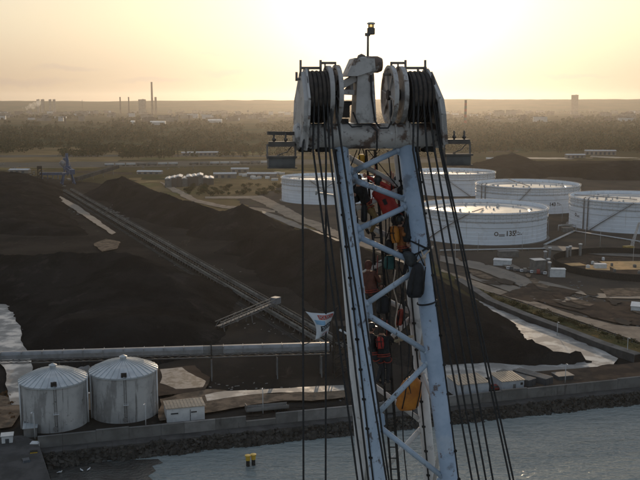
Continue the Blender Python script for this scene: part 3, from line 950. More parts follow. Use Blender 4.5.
# end tower near the crane with its chute
p = G(341, 378)
t = thing('transfer_tower', 'dark steel transfer tower at the end of the gallery, behind the crane boom', 'tower', (gb.x + 4.5, gb.y, GZ), .05)
mb = MB()
for x in (-3, 3):
    for y in (-3, 3):
        mb.bar((x, y, 0), (x, y, 17), .4, .4)
for z in (4, 8, 12, 16.8):
    mb.box((0, 0, z), (6.4, 6.4, .3))
for x in (-3, 3):
    for q in range(4):
        mb.bar((x, -3, q * 4), (x, 3, q * 4 + 4), .2, .2)
for y in (-3, 3):
    for q in range(4):
        mb.bar((-3, y, q * 4), (3, y, q * 4 + 4), .2, .2)
mb.build('frame', M['dark_steel'], t)
MB().box((0, 0, 14.6), (5, 5, 4)).build('chute_house', M['dark_steel'], t)
MB().tube([(-1.5, -3.3, 15.8), (1, -3.6, 14.4), (4.4, -3.6, 11.5)], .35, 8).build('chute_pipe', M['white'], t)

# ------------------------------------------------------------------ long yard conveyors
def yard_conveyor(label, pa, pb, w, z, group='twin yard conveyors'):
    a, b = G(*pa, GZ), G(*pb, GZ)
    c = (a + b) / 2
    ang = math.atan2(b.y - a.y, b.x - a.x)
    L = (b - a).length
    t = thing('yard_conveyor', label, 'conveyor', c, ang, group)
    mb = MB()
    for s_ in (-w / 2, w / 2):
        mb.box((0, s_, z), (L, .22, .5))
    n = int(L / 5)
    for i in range(n + 1):
        x = -L / 2 + L * i / n
        for s_ in (-w / 2, w / 2):
            mb.box((x, s_, z / 2 - .15), (.22, .22, z - .3))
    mb.build('frame', M['steel_grey'], t)
    hood = [(-w * .42, .35), (-w * .36, .95), (0, 1.2), (w * .36, .95), (w * .42, .35)]
    v = [(-L / 2, y, z + h) for y, h in hood] + [(L / 2, y, z + h) for y, h in hood]
    MB().add(v, [(i, i + 1, i + 6, i + 5) for i in range(4)] + [(0, 4, 9, 5)]).build('belt_cover', mat('belt_cover', (.17, .165, .15), (.10, .095, .088), .1, .86, spots=[((.03, .028, .025), .3, .58, .7)]), t)
    wk = MB()
    wk.box((0, w / 2 + .75, z - .1), (L, .9, .08)).box((0, w / 2 + 1.2, z + .9), (L, .06, .06))
    for i in range(int(L / 3)):
        wk.box((-L / 2 + i * 3, w / 2 + 1.2, z + .45), (.05, .05, .9))
    wk.build('walkway', M['steel_stair'], t)
    return t


yard_conveyor('straight yard conveyor line on the side of the silo heap', (64, 192), (330, 352), 1.5, 1.6)
yard_conveyor('straight yard conveyor line on the side of the tanks', (71, 191), (345, 351), 1.5, 1.6)
a, b_ = G(60, 196), G(318, 356)
for off, nm in ((-6.5, 'silo side'), (7.5, 'tank side')):
    d = (b_ - a).normalized(); nrm = Vector((-d.y, d.x, 0)) * off
    p, q = G(68, 192) + nrm, G(335, 352) + nrm
    mb = MB()
    for s_ in (-.75, .75):
        e = Vector((-d.y, d.x, 0)) * s_
        mb.bar(p + e + Vector((0, 0, .42)), q + e + Vector((0, 0, .42)), .16, .2)
    Lr = (q - p).length
    for i in range(int(Lr / 1.3)):
        c = p + (q - p) * (i * 1.3 / Lr)
        mb.box((c.x, c.y, GZ + .28), (.3, 2.4, .18), rz=math.atan2(d.y, d.x))
    tag(mb.build('rail_track', M['concrete_dark']), 'crane rail track along the ' + nm + ' of the yard conveyors', 'rail track', 'rail tracks beside the conveyors')

# stacker reclaimer (blue) at the far end
p = G(68, 184)
t = thing('stacker_reclaimer', 'blue stacker machine with a white hooded boom at the far conveyor end', 'stacker', p, math.atan2((b_ - a).y, (b_ - a).x))
mb = MB()
for x in (-5, 5):
    for y in (-5, 5):
        mb.bar((x, y, .5), (x * .5, y * .6, 9), .9, .9)
        mb.box((x, y, .7), (4, 1, 1.2))
mb.box((0, 0, 9), (8, 8, 1.2)).build('portal', M['steel_blue'], t)
MB().bar((0, 0, 9), (0, 0, 26), 2.2, 2.2).bar((2.5, 0, 9), (0, 0, 26), .6, .6).box((0, 0, 14), (5, 4, 3)).build('tower', M['steel_blue'], t)
mb = MB()
for s_ in (-1.4, 1.4):
    for z in (11, 13.5):
        mb.bar((-34, s_, z + 3), (24, s_, z), .4, .4)
    for i in range(18):
        mb.bar((-34 + i * 3.2, s_, 14 - i * .15 + (0 if i % 2 else 2.5)), (-34 + i * 3.2 + 3.2, s_, 14 - i * .15 + (2.5 if i % 2 else 0)), .22, .22)
mb.build('boom', M['steel_blue'], t)
MB().tube([(-8, 0, 15.3), (-26, 0, 17)], 2.0, 12).build('hood', M['concrete_pale'], t)
MB().tube([(0, 0, 26), (-33, 0, 16)], .18, 5).tube([(0, 0, 26), (23, 0, 13)], .18, 5).build('stay', M['steel_blue'], t)
t.scale = (1.25, 1.25, 1.25)
MB().box((23, 0, 12), (6, 4, 4)).build('counterweight', M['steel_blue'], t)
MB().box((6, 0, 4.5), (14, 2.2, 1.0)).build('tripper', M['steel_grey'], t)
for (px, py, h, lab) in ((40, 180, 15, 'dark steel tower at the far left conveyor end'), (66, 176, 21, 'tall blue steel tower behind the stacker machine')):
    p = G(px, py)
    t = thing('steel_tower', lab, 'tower', p, .4)
    mt = M['steel_blue'] if h > 18 else M['dark_steel']
    mb = MB()
    for x in (-2, 2):
        for y in (-2, 2):
            mb.bar((x, y, 0), (x, y, h), .7, .7)
    for q in range(4):
        z0, z1 = h * q / 4, h * (q + 1) / 4
        for y in (-2, 2):
            mb.bar((-2, y, z0), (2, y, z1), .4, .4)
        for x in (-2, 2):
            mb.bar((x, -2, z1), (x, 2, z0), .4, .4)
    mb.build('frame', mt, t)
    MB().box((0, 0, h - 1), (5, 5, 3)).build('head_house', mt, t)
t = thing('slanted_gallery', 'grey blue slanted conveyor gallery right of the stacker machine', 'conveyor gallery', (0, 0, 0))
p, q = G(76, 183) + Vector((0, 0, 4)), G(118, 174) + Vector((0, 0, 9))
MB().bar(p, q, 3.5, 4).build('box_girder', M['concrete_dark'], t)
for k in range(4):
    c = p + (q - p) * ((k + .5) / 4)
    MB().box((c.x, c.y, GZ + (c.z - GZ) / 2 - 1), (.8, .8, c.z - GZ - 2)).build('support', M['steel_grey'], t)
t = thing('transfer_bridge', 'blue enclosed bridge between the two far conveyor towers', 'conveyor bridge', (0, 0, 0))
p, q = G(40, 179) + Vector((0, 0, 6)), G(66, 179) + Vector((0, 0, 6))
MB().bar(p, q, 3, 3).build('box_girder', M['steel_blue'], t)
for k in range(5):
    c = p + (q - p) * ((k + .5) / 5)
    MB().box((c.x, c.y, GZ + 2.4), (.8, .8, 4.8)).build('support', M['steel_blue'], t)

# cross conveyor with truss near the banner
pa, pb = G(218, 333, GZ), G(278, 313, GZ)
c = (pa + pb) / 2
t = thing('reclaimer_truss', 'grey truss arm lying across the twin conveyors near the gallery', 'truss conveyor', c, math.atan2(pb.y - pa.y, pb.x - pa.x))
L = (pb - pa).length
mb = MB()
for s_ in (-1.3, 1.3):
    mb.bar((-L / 2, s_, 2.2), (L / 2, s_, 4.6), .25, .25)
    mb.bar((-L / 2, s_, 4.2), (L / 2, s_, 6.6), .25, .25)
    for i in range(16):
        x0, x1 = -L / 2 + L * i / 16, -L / 2 + L * (i + 1) / 16
        u0, u1 = 2.2 + 2.4 * i / 16, 2.2 + 2.4 * (i + 1) / 16
        mb.bar((x0, s_, u0 + (2 if i % 2 else 0)), (x1, s_, u1 + (0 if i % 2 else 2)), .15, .15)
mb.build('truss', M['steel_grey'], t)
MB().bar((-L / 2, 0, 2.6), (L / 2, 0, 5.0), 1.6, .2).build('belt', M['container_roof'], t)
MB().box((L / 2 - 1.5, 0, 5.6), (3.2, 3.0, 2.6)).build('drive_house', M['gallery'], t)
for x in (-L / 2 + 2, 0, L / 2 - 2):
    MB().bar((x, -1.6, 0), (x, -1.0, 2.6 + 2.4 * (x / L + .5)), .3, .3).bar((x, 1.6, 0), (x, 1.0, 2.6 + 2.4 * (x / L + .5)), .3, .3).build('leg', M['steel_grey'], t)


# ------------------------------------------------------------------ sheds, cabins, containers by the seawall
def building(name, label, cat, px, py, w, d, h, wall, roof, rz=QANG, pitch=.0, doors=(), windows=(), group=None, ribs=True, eave=.25):
    p = G(px, py)
    t = thing(name, label, cat, p, rz, group)
    MB().box((0, d / 2, h / 2), (w, d, h)).build('wall', wall, t)
    rf = MB()
    v = [(-w / 2 - eave, -eave, h + .05), (w / 2 + eave, -eave, h + .05), (w / 2 + eave, d + eave, h + .05 + pitch), (-w / 2 - eave, d + eave, h + .05 + pitch)]
    rf.slab(v, .16, (0, 0, 1))
    if ribs:
        n = int(w / .9)
        for i in range(n):
            x = -w / 2 + w * (i + .5) / n
            rf.bar((x, -eave + .02, h + .17), (x, d + eave - .02, h + .17 + pitch), .12, .1)
    rf.build('roof', roof, t)
    for (x, dw, dh) in doors:
        o = MB().box((x, -.03, dh / 2 + .05), (dw, .1, dh)).build('door', M['container_dark'] if wall is M['white'] else M['steel_grey'], t)
        MB().box((x + dw * .35, -.12, dh * .5), (.1, .08, .25)).build('handle', M['dark_steel'], o)
    for (x, z, ww, hh) in windows:
        o = MB().box((x, -.02, z), (ww, .08, hh)).build('window', M['glass'], t)
        MB().box((x, -.05, z - hh / 2 - .05), (ww + .2, .14, .1)).build('sill', M['white'], o)
    return t


building('white_cabin', 'white flat roofed cabin with two dark latches next to the right silo', 'cabin', 186, 421.5, 10.2, 6.5, 4.0, M['white'], M['cream_roof'], windows=[(-3.0, 2.5, 2.0, .35), (2.2, 2.5, 1.6, .35)], doors=[(1.2, .15, 3.2)])
building('storage_shed', 'pale shed with a wide tan roof seen behind the slanting ropes', 'shed', 473.5, 397.5, 9.8, 8.0, 4.2, M['shaded_shed_wall'], M['cream_roof'], pitch=.3, doors=[(-3.4, .2, 4), (1.0, .2, 4)])
building('site_cabin', 'small white cabin with a dark door and streaked tan roof', 'cabin', 513, 391.5, 7.2, 8, 3.3, M['shaded_shed_wall'], M['cream_roof'], pitch=.25, doors=[(.4, .9, 2.2)], windows=[(2.8, 2.2, .8, .8)])
for i, (px, py, lab) in enumerate(((532, 389, 'dark slate container next to the small white cabin'), (549, 387.5, 'dark slate container farther from the small white cabin'))):
    t = building('shipping_container', lab, 'container', px, py, 3.6, 12.2, 2.9, M['container_dark'], M['container_roof'], rz=QANG + .42, group='dark containers by the seawall', ribs=True, eave=.05)
    for s_ in (-1, 1):
        o = MB().box((s_ * .88, -.06, 1.45), (1.6, .1, 2.6)).build('door', M['container_dark'], t)
        MB().box((s_ * .5, -.15, 1.45), (.06, .06, 2.5)).build('locking_bar', M['steel_grey'], o)
building('low_hut', 'low grey hut behind the last dark container', 'hut', 566, 383, 5, 4, 2.2, M['container_dark'], M['container_roof'], ribs=False)
building('guard_hut', 'pale blue sheet roofed hut at the inner corner of the quay', 'hut', 30.5, 438, 3.2, 6.5, 2.6, M['concrete_pale'], M['silo_roof'], rz=QANG, pitch=-.2, doors=[(.6, 1, 2.1)])
building('kiosk', 'tiny pale blue kiosk at the far left near the quay', 'kiosk', 7.5, 447, 2.6, 2.4, 2.8, M['white'], M['silo_roof'], doors=[(0, .9, 2.1)], ribs=False)
tag(MB().box((0, 0, .6), (2, 1.6, 1.2)).box((0, 0, 1.25), (1.6, 1.2, .2)).build('skip_bin', M['white']), 'small white bin beside the hut at the quay corner', 'bin').location = G(35, 447)

# long low trailers
for (px, py, lab, L_) in ((267, 412, 'long low flatbed trailer with pale side boards behind the seawall', 12),):
    t = thing('flatbed_trailer', lab, 'trailer', G(px, py), QANG)
    MB().box((0, 0, 1.1), (L_, 2.5, .35)).box((0, 0, .8), (L_ * .9, .8, .3)).build('bed', M['steel_grey'], t)
    MB().box((0, -1.25, 1.6), (L_, .08, .7)).box((0, 1.25, 1.6), (L_, .08, .7)).build('side_board', M['concrete_pale'], t)
    MB().box((-L_ / 2 + .1, 0, 2.0), (.15, 2.5, 1.5)).build('headboard', M['steel_grey'], t)
    for x in (L_ / 2 - 1.2, L_ / 2 - 2.5, L_ / 2 - 3.8):
        for s_ in (-1.05, 1.05):
            MB().lathe([(.01, -.15), (.5, -.15), (.5, .15), (.01, .15)], (x, s_, .5), 14, M=Matrix.Rotation(R(90), 3, 'X')).build('wheel', M['tyre'], t)
    for s_ in (-.8, .8):
        MB().box((-L_ / 2 + 1.8, s_, .5), (.2, .2, 1.0)).build('landing_leg', M['dark_steel'], t)


# ------------------------------------------------------------------ vehicles
def make_car(label, paint, loc, rz, group=None, van=False):
    t = thing('parked_car', label, 'car', loc, rz, group)
    if van:
        prof = [(-2.5, .45), (-2.5, 1.2), (-2.35, 2.15), (1.3, 2.15), (1.95, 1.25), (2.5, 1.05), (2.55, .45)]
    else:
        prof = [(-2.15, .40), (-2.2, .85), (-1.95, .98), (-1.35, 1.42), (.25, 1.45), (1.0, .98), (1.95, .82), (2.15, .6), (2.1, .40)]
    n = len(prof)
    vs = []
    for y, k in ((-.88, .0), (-.80, 1), (.80, 1), (.88, 0)):
        for x, z in prof:
            vs.append((x * (1 if not k else .985), y * (.86 if z > 1.3 else 1), z + (.02 if k else 0)))
    fs = []
    for s_ in range(3):
        for i in range(n):
            j = (i + 1) % n
            fs.append((s_ * n + i, s_ * n + j, (s_ + 1) * n + j, (s_ + 1) * n + i))
    fs += [tuple(range(n)), tuple(range(3 * n, 4 * n))[::-1]]
    MB().add(vs, fs).build('body', paint, t, recalc=True)
    g = MB()
    if van:
        g.bar((1.38, 0, 2.1), (1.98, 0, 1.3), 1.4, .06)
        for s_ in (-.86, .86):
            g.slab([(.3, s_, 1.3), (1.75, s_, 1.3), (1.25, s_ * .9, 2.0), (.3, s_ * .9, 2.0)], .05, (0, 1, 0))
    else:
        g.slab([(.32, -.66, 1.43), (.32, .66, 1.43), (.98, .72, 1.03), (.98, -.72, 1.03)], .06, (.5, 0, 1))
        g.slab([(-1.40, -.66, 1.40), (-1.40, .66, 1.40), (-1.93, .72, 1.03), (-1.93, -.72, 1.03)], .06, (-.5, 0, 1))
        for s_ in (-.85, .85):
            g.slab([(-1.6, s_, 1.0), (.85, s_, 1.0), (.2, s_ * .9, 1.37), (-1.25, s_ * .9, 1.37)], .06, (0, 1, 0))
    g.build('window', M['glass'], t)
    for x in (-1.3, 1.3):
        for s_ in (-.82, .82):
            w = MB().lathe([(.01, -.11), (.33, -.11), (.33, .11), (.01, .11)], (x, s_, .33), 14, M=Matrix.Rotation(R(90), 3, 'X')).build('wheel', M['tyre'], t)
            MB().lathe([(.01, -.13), (.2, -.13), (.2, .13), (.01, .13)], (x, s_, .33), 10, M=Matrix.Rotation(R(90), 3, 'X')).build('rim', M['steel_grey'], w)
    for s_ in (-.6, .6):
        MB().box((2.12 if not van else 2.5, s_, .72), (.1, .35, .16)).build('headlight', M['white'], t)
    return t


car0 = make_car('dark parked car with a pale roofline on the left quay', M['container_dark'], G(26, 464), R(115))
row = [M['white'], M['container_dark'], M['steel_grey'], M['container_dark'], M['white'], M['steel_grey'], M['container_dark'], M['white'], M['steel_grey'], M['red'], M['container_dark'], M['white']]
for i in range(12):
    t_ = i / 11
    p = G(508 + 37 * t_, 269.3 + 5.2 * t_ ** .7)
    make_car('small car in the parked row by the unfinished tank', row[i], p, R(78) + rnd.uniform(-.1, .1), 'cars parked by the unfinished tank', van=i % 4 == 1)
make_car('red car squeezed between the pale shed and the white cabin', M['red'], G(494, 389), R(100))
building('site_office', 'white site office roof left of the parked cars', 'cabin', 502, 266, 9, 6, 3, M['white'], M['white'], rz=-.3, ribs=False)
building('site_office', 'long pale canopy above the parked row of cars', 'canopy', 509, 257.5, 11, 4, 3.4, M['steel_grey'], M['concrete_pale'], rz=.1, ribs=False)
building('site_cabin', 'white cabin leaning on the dark ring wall', 'cabin', 557.5, 277.5, 7.5, 4, 4, M['white'], M['white'], rz=-.1, ribs=False)
building('site_shed', 'grey green shed beside the pillars of the unfinished tank', 'shed', 540, 272, 6, 6, 6, M['steel_grey'], M['tank_trim'], rz=.2, ribs=False)
building('work_tent', 'white tent roof at the right edge on the brown earth', 'tent', 641, 313, 8, 6, 2.5, M['white'], M['white'], rz=-.4, pitch=.6, ribs=False)

# loader on the coal
p = G(67, 341) + Vector((0, 0, .5))
t = thing('wheel_loader', 'dark wheel loader working at the foot of the coal mound', 'loader', p, R(-80))
MB().box((-1.2, 0, 1.7), (3.2, 2.4, 1.5)).box((1.2, 0, 1.3), (2.0, 1.8, .9)).build('body', M['steel_grey'], t)
cb = MB().box((-.3, 0, 3.2), (1.8, 1.9, 1.7)).build('cab', M['glass'], t)
MB().box((-.3, 0, 4.12), (2.1, 2.1, .16)).build('cab_roof', M['white'], cb)
MB().bar((1.2, -.7, 1.8), (3.6, -.7, .9), .25, .4).bar((1.2, .7, 1.8), (3.6, .7, .9), .25, .4).build('lift_arm', M['steel_grey'], t)
MB().slab([(3.4, -1.5, .2), (3.4, 1.5, .2), (3.7, 1.5, 1.5), (3.7, -1.5, 1.5)], .1, (1, 0, 0)).slab([(3.4, -1.5, .2), (3.4, 1.5, .2), (4.8, 1.5, .25), (4.8, -1.5, .25)], .1, (0, 0, 1)).build('bucket', M['dark_steel'], t)
for x in (-2, 1.4):
    for s_ in (-1.25, 1.25):
        MB().lathe([(.01, -.3), (.8, -.3), (.8, .3), (.01, .3)], (x, s_, .8), 16, M=Matrix.Rotation(R(90), 3, 'X')).build('wheel', M['tyre'], t)

# yellow cabinet on the quay, dolphin piles, tarpaulin heap, scattered pale debris
t = thing('generator', 'small yellow generator standing behind the dark car', 'generator', G(34, 456.5), .3)
MB().box((0, 0, .75), (1.7, 1.1, 1.1)).build('housing', M['yellow'], t)
MB().box((0, 0, 1.35), (1.8, 1.2, .1)).build('lid', M['dark_steel'], t)
for s_ in (-.5, .5):
    MB().lathe([(.01, -.1), (.25, -.1), (.25, .1), (.01, .1)], (s_, -.6, .25), 12, M=Matrix.Rotation(R(90), 3, 'X')).build('wheel', M['tyre'], t)
for px, py, lab in ((248, 466, 'left of the pair of yellow topped mooring piles'), (253.5, 465, 'right of the pair of yellow topped mooring piles')):
    p = G(px, py, 0)
    t = thing('mooring_pile', lab + ' standing in the water', 'mooring pile', (p.x, p.y, 0), 0, 'yellow topped mooring piles')
    MB().lathe([(.45, -2), (.45, 1.5), (.01, 1.5)], n=18, smooth=False).build('shaft', M['dark_steel'], t)
    MB().lathe([(.55, 1.5), (.55, 2.5), (.75, 2.55), (.75, 2.8), (.01, 2.85)], n=18).build('cap', M['yellow'], t)
p = G(86, 371)
mb = MB()
vs, fs = [], []
for j in range(13):
    for i in range(17):
        x, y = (i - 8) * .55, (j - 6) * .55
        e = max(0, 1 - (x / 4.4) ** 2 - (y / 3.3) ** 2)
        vs.append((x, y, 1.1 * e * (1 + 1.4 * noise.noise((x * .8, y * .8, 0)))))
for j in range(12):
    for i in range(16):
        a = j * 17 + i
        fs.append((a, a + 1, a + 18, a + 17))
o = tag(MB().add(vs, fs, 0, True).build('tarpaulin_heap', M['concrete_pale']), 'pale tarpaulin covered heap behind the gap between the silos', 'covered heap')
o.location = p
mb = MB(); q = random.Random(5)
for (x0, y0, x1, y1, n, s) in ((45, 205, 90, 214, 14, 1.0), (105, 206, 128, 222, 26, 1.1), (160, 250, 240, 285, 40, .6), (215, 300, 290, 340, 40, .5), (150, 375, 210, 400, 60, .5), (0, 285, 26, 350, 60, .7),
                               (200, 385, 340, 400, 60, .5), (440, 372, 560, 380, 25, .4), (500, 268, 545, 300, 70, .8), (560, 290, 640, 325, 120, .7), (0, 165, 60, 185, 40, 1.5), (150, 165, 300, 180, 60, 1.4)):
    for i in range(n):
        t_ = q.random()
        p = G(x0 + (x1 - x0) * (t_ + q.gauss(0, .08)), y0 + (y1 - y0) * (t_ + q.gauss(0, .18)))
        mb.box((p.x, p.y, GZ + .3 * s), (q.uniform(.4, 2.2) * s, q.uniform(.4, 1.2) * s, q.uniform(.4, .9) * s), rz=q.uniform(0, 3))
tag(mb.build('debris', M['concrete_pale']), 'pale scraps and planks strewn over the yard', 'debris', kind='stuff')


# ------------------------------------------------------------------ lamp posts and poles
def lamp_post(label, px, py, h, arm=1.4, rz=0, group='lamp posts along the seawall'):
    t = thing('lamp_post', label, 'lamp post', G(px, py), rz, group)
    MB().tube([(0, 0, 0), (0, 0, h)], [.14, .08], 8).build('pole', M['tank_trim'], t)
    MB().tube([(0, 0, h - .1), (0, -arm * .5, h + .25), (0, -arm, h + .3)], .06, 6).build('arm', M['tank_trim'], t)
    MB().box((0, -arm - .2, h + .28), (.3, .7, .14)).build('lamp', M['white'], t)


for px, py, h, lab in ((35, 440, 7.5, 'lamp post by the pale blue hut at the quay corner'), (146, 431, 7.5, 'lamp post in front of the right silo'), (263, 414, 7.5, 'lamp post beside the flatbed trailer'),
                       (458, 396, 7.5, 'lamp post left of the pale tan roofed shed'), (565, 386, 7, 'lamp post behind the seawall past the dark containers'), (627, 358, 7, 'lamp post on the dirt bank at the right edge'),
                       (557, 338, 6, 'lamp post by the long dyke wall along the wet ground')):
    lamp_post(lab, px, py, h)

# dyke wall beside the wet ground
pts = [G(455, 284), G(487, 306), G(520, 320), G(557, 334), G(600, 351), G(634, 362.5)]
t = thing('dyke_wall', 'long dark retaining wall beside the strip of wet ground', 'wall', (0, 0, 0))
mb = MB()
for a, b_ in zip(pts[:-1], pts[1:]):
    n = max(1, int((b_ - a).length / 6))
    for i in range(n):
        p, q_ = a + (b_ - a) * (i / n), a + (b_ - a) * ((i + .985) / n)
        mb.bar(p + Vector((0, 0, 1.3)), q_ + Vector((0, 0, 1.3)), .5, 2.8)
mb.build('wall_panel', M['concrete_dark'], t)
mb = MB()
for a, b_ in zip(pts[:-1], pts[1:]):
    d = (b_ - a).normalized(); nn = Vector((-d.y, d.x, 0)) * 1.6
    mb.bar(a + nn + Vector((0, 0, 2.6)), b_ + nn + Vector((0, 0, 2.6)), 3.6, .3)
mb.build('coping', M['concrete'], t)
# fence posts
fp = [G(470, 290), G(517, 304.5), G(565, 321.5), G(615, 338.5), G(650, 350)]
t = thing('wire_fence', 'thin wire fence between the grass verge and the pale path', 'fence', (0, 0, 0))
wire = MB()
for a, b_ in zip(fp[:-1], fp[1:]):
    n = int((b_ - a).length / 4)
    for i in range(n):
        p = a + (b_ - a) * (i / n)
        MB().box((p.x, p.y, GZ + 1.1), (.10, .10, 2.2)).build('post', M['steel_grey'], t)
    for z in (.7, 1.4, 2.1):
        wire.bar(a + Vector((0, 0, z)), b_ + Vector((0, 0, z)), .02, .02)
wire.build('wire', M['tank_trim'], t)

# gulls on the water
def gull(label, px, py, rz):
    p = G(px, py, 0)
    t = thing('gull', label, 'bird', (p.x, p.y, .02), rz, 'white gulls on the dark water')
    b = MB()
    st = [(-.34, .13, .015), (-.26, .14, .05), (-.12, .13, .10), (.04, .12, .12), (.16, .13, .10), (.22, .19, .07), (.245, .26, .055), (.28, .30, .06), (.32, .30, .045), (.345, .29, .015)]
    b.tube([(x, 0, z) for x, z, r in st], [r for *_, r in st], 10)
    b.build('body', M['feather'], t)
    for s_ in (-1, 1):
        MB().ball((-.06, s_ * .10, .16), .2, 10, sc3=(1.25, .22, .42), M=Matrix.Rotation(-.12, 3, 'Y')).build('wing', M['feather_grey'], t)
    MB().tube([(.335, 0, .295), (.40, 0, .275)], [.016, .004], 6).build('beak', M['beak'], t)
    MB().slab([(-.30, -.05, .13), (-.30, .05, .13), (-.46, .07, .15), (-.46, -.07, .15)], .02, (0, 0, 1)).build('tail', M['feather'], t)
    t.scale = (1.6, 1.6, 1.6)


gull('white gull floating alone, farthest left', 60, 473, .4)
gull('white gull floating low beside another gull near the rocks', 81.5, 471, 2.4)
gull('white gull with its head up, right of the pair near the rocks', 89, 470, 1.2)


# pipelines and slim light masts between the tanks
for pa, pb, lab in (((545, 246), (575, 232), 'pipe run from the tank marked 135 to the pump station'), ((440, 252), (545, 250), 'long low pipe run in front of the tank marked 135'), ((572, 232), (640, 243), 'pipe run along the foot of the tank at the right edge')):
    a, b_ = G(*pa), G(*pb)
    d = (b_ - a).normalized(); nn = Vector((-d.y, d.x, 0))
    t = thing('pipeline', lab, 'pipeline', (a + b_) / 2)
    for k in (-.7, 0, .7):
        MB().tube([a + nn * k + Vector((0, 0, 1)), b_ + nn * k + Vector((0, 0, 1))], .25, 8).build('pipe', M['tank_trim'], t, origin=(a + b_) / 2)
    n = int((b_ - a).length / 9)
    for i in range(n + 1):
        c = a + (b_ - a) * (i / n)
        MB().box((c.x, c.y, GZ + .35), (2.2, .3, .7), rz=math.atan2(nn.y, nn.x)).build('pipe_support', M['concrete_pale'], t, origin=(a + b_) / 2)
for px, py in ((455, 262), (522, 251), (548, 236), (600, 247), (562, 222), (478, 252), (585, 246), (633, 262)):
    lamp_post('slim light mast standing between the white oil tanks', px, py, 11, 1.2, rnd.uniform(0, 6), 'light masts of the tank farm')

# ------------------------------------------------------------------ the crane boom in front
YAW = R(10)
HO = at_y(368, 135, 22.0)
A = Vector((math.cos(YAW), math.sin(YAW), 0))
B = Vector((-math.sin(YAW), math.cos(YAW), 0))
Zv = Vector((0, 0, 1))
MA = Matrix((B, Zv, A)).transposed()          # lathe axis -> A


def PL(px, py, v=0.0):
    d = ray(px, py)
    o = HO + B * v
    t = (o - CAM).dot(B) / d.dot(B)
    return CAM + d * t


def ext(p, q, k):
    return p + (q - p) * k


crane = thing('crane_boom', 'rusty pale blue lattice crane boom with two rope sheave blocks at its head', 'crane', HO)


def cpart(mb, name, m, parent=None):
    o = mb.build(name, m, parent or crane, origin=HO)
    return o


EXT = 4.2
FL = (PL(338, 128, 0), PL(378, 480, 0)); FR = (PL(404.5, 128, 0), PL(450, 480, 0))
BL = (PL(338.5, 140, .5), PL(364, 480, 2.0)); BR = (PL(399, 140, .5), PL(430.5, 480, 2.0))
cpart(MB().tube([FL[0], ext(*FL, EXT)], [.20, .24], 20), 'chord', M['crane_blue'])
cpart(MB().tube([FR[0], ext(*FR, EXT)], [.225, .26], 20), 'chord', M['crane'])
cpart(MB().tube([BL[0], ext(*BL, EXT)], [.17, .20], 18), 'chord', M['crane_pale'])
cpart(MB().tube([BR[0], ext(*BR, EXT)], [.17, .20], 18), 'chord', M['crane_pale'])


def on(line, py):
    """point of a chord that projects to picture row py (bisection)"""
    lo, hi = -.2, EXT
    for _ in range(40):
        mid = (lo + hi) / 2
        if proj(ext(*line, mid))[1] < py: lo = mid
        else: hi = mid
    return ext(*line, lo)


def brace(p, q, r, m):
    d = (q - p).normalized()
    mb = MB().tube([p + d * .12, q - d * .12], r, 12)
    for e, s in ((p, 1), (q, -1)):
        mb.tube([e + d * s * .19, e + d * s * .30], r * 1.12, 12)
    cpart(mb, 'brace', m)


fz = [('L', 176), ('R', 203), ('L', 233), ('R', 266), ('L', 309), ('R', 356), ('L', 420), ('R', 483)]
nodes = [('R', 146)] + fz
for i, ((s0, y0), (s1, y1)) in enumerate(zip(nodes[:-1], nodes[1:])):
    p = on(FL if s0 == 'L' else FR, y0); q = on(FL if s1 == 'L' else FR, y1)
    p, q = p.copy(), q.copy()
    if s0 == s1: continue
    brace(p, q, 0.072, M['crane'] if i < 4 else M['crane_blue'])
bz = [('L', 152), ('R', 188), ('L', 214), ('R', 246), ('L', 282), ('R', 314), ('L', 372), ('R', 424), ('L', 490)]
for (s0, y0), (s1, y1) in zip(bz[:-1], bz[1:]):
    brace(on(BL if s0 == 'L' else BR, y0), on(BL if s1 == 'L' else BR, y1), .07, M['crane_pale'])
# side lacing
for front, back, ys in ((FL, BL, (160, 200, 245, 300, 360, 425, 490)), (FR, BR, (165, 205, 250, 305, 365, 428, 495))):
    for i in range(len(ys) - 1):
        p = on(front if i % 2 else back, ys[i]); q = on(back if i % 2 else front, ys[i + 1])
        brace(p, q, .055, M['crane_pale'])
# the lattice below the picture
for k in range(10):
    t0, t1 = 1.0 + k * .32, 1.0 + (k + 1) * .32
    a_, b_ = (FL, FR) if k % 2 else (FR, FL)
    brace(ext(*a_, t0), ext(*b_, t1), .085, M['crane_blue'])
    a_, b_ = (BR, BL) if k % 2 else (BL, BR)
    brace(ext(*a_, t0 + .03), ext(*b_, t1 + .03), .07, M['crane_pale'])

# conduits clipped along the chords, gusset plates at the joints
for line, off, y0, y1 in ((FR, (.20, -.14), 150, 480), (FL, (-.16, -.16), 150, 480), (BR, (-.1, -.17), 150, 480)):
    p, q = on(line, y0), ext(on(line, y1), on(line, y1) + (line[1] - line[0]).normalized(), 20)
    o_ = A * off[0] + B * off[1]
    mb = MB().tube([p + o_, q + o_], .022, 6)
    L_ = (q - p).length
    for k in range(int(L_ / .8)):
        c = p + (q - p) * (k * .8 / L_) + o_
        mb.box(c, (.09, .07, .05), rz=YAW)
    cpart(mb, 'conduit', M['dark_steel'])
for s_, y_ in nodes:
    line = FL if s_ == 'L' else FR
    p = on(line, y_)
    e = A * (.30 if s_ == 'L' else -.30)
    d = (line[1] - line[0]).normalized()
    cpart(MB().slab([p + d * -.30 + e * .5, p + d * -.14 + e * 1.2, p + d * .14 + e * 1.2, p + d * .30 + e * .5], .025, B), 'gusset_plate', M['crane'])

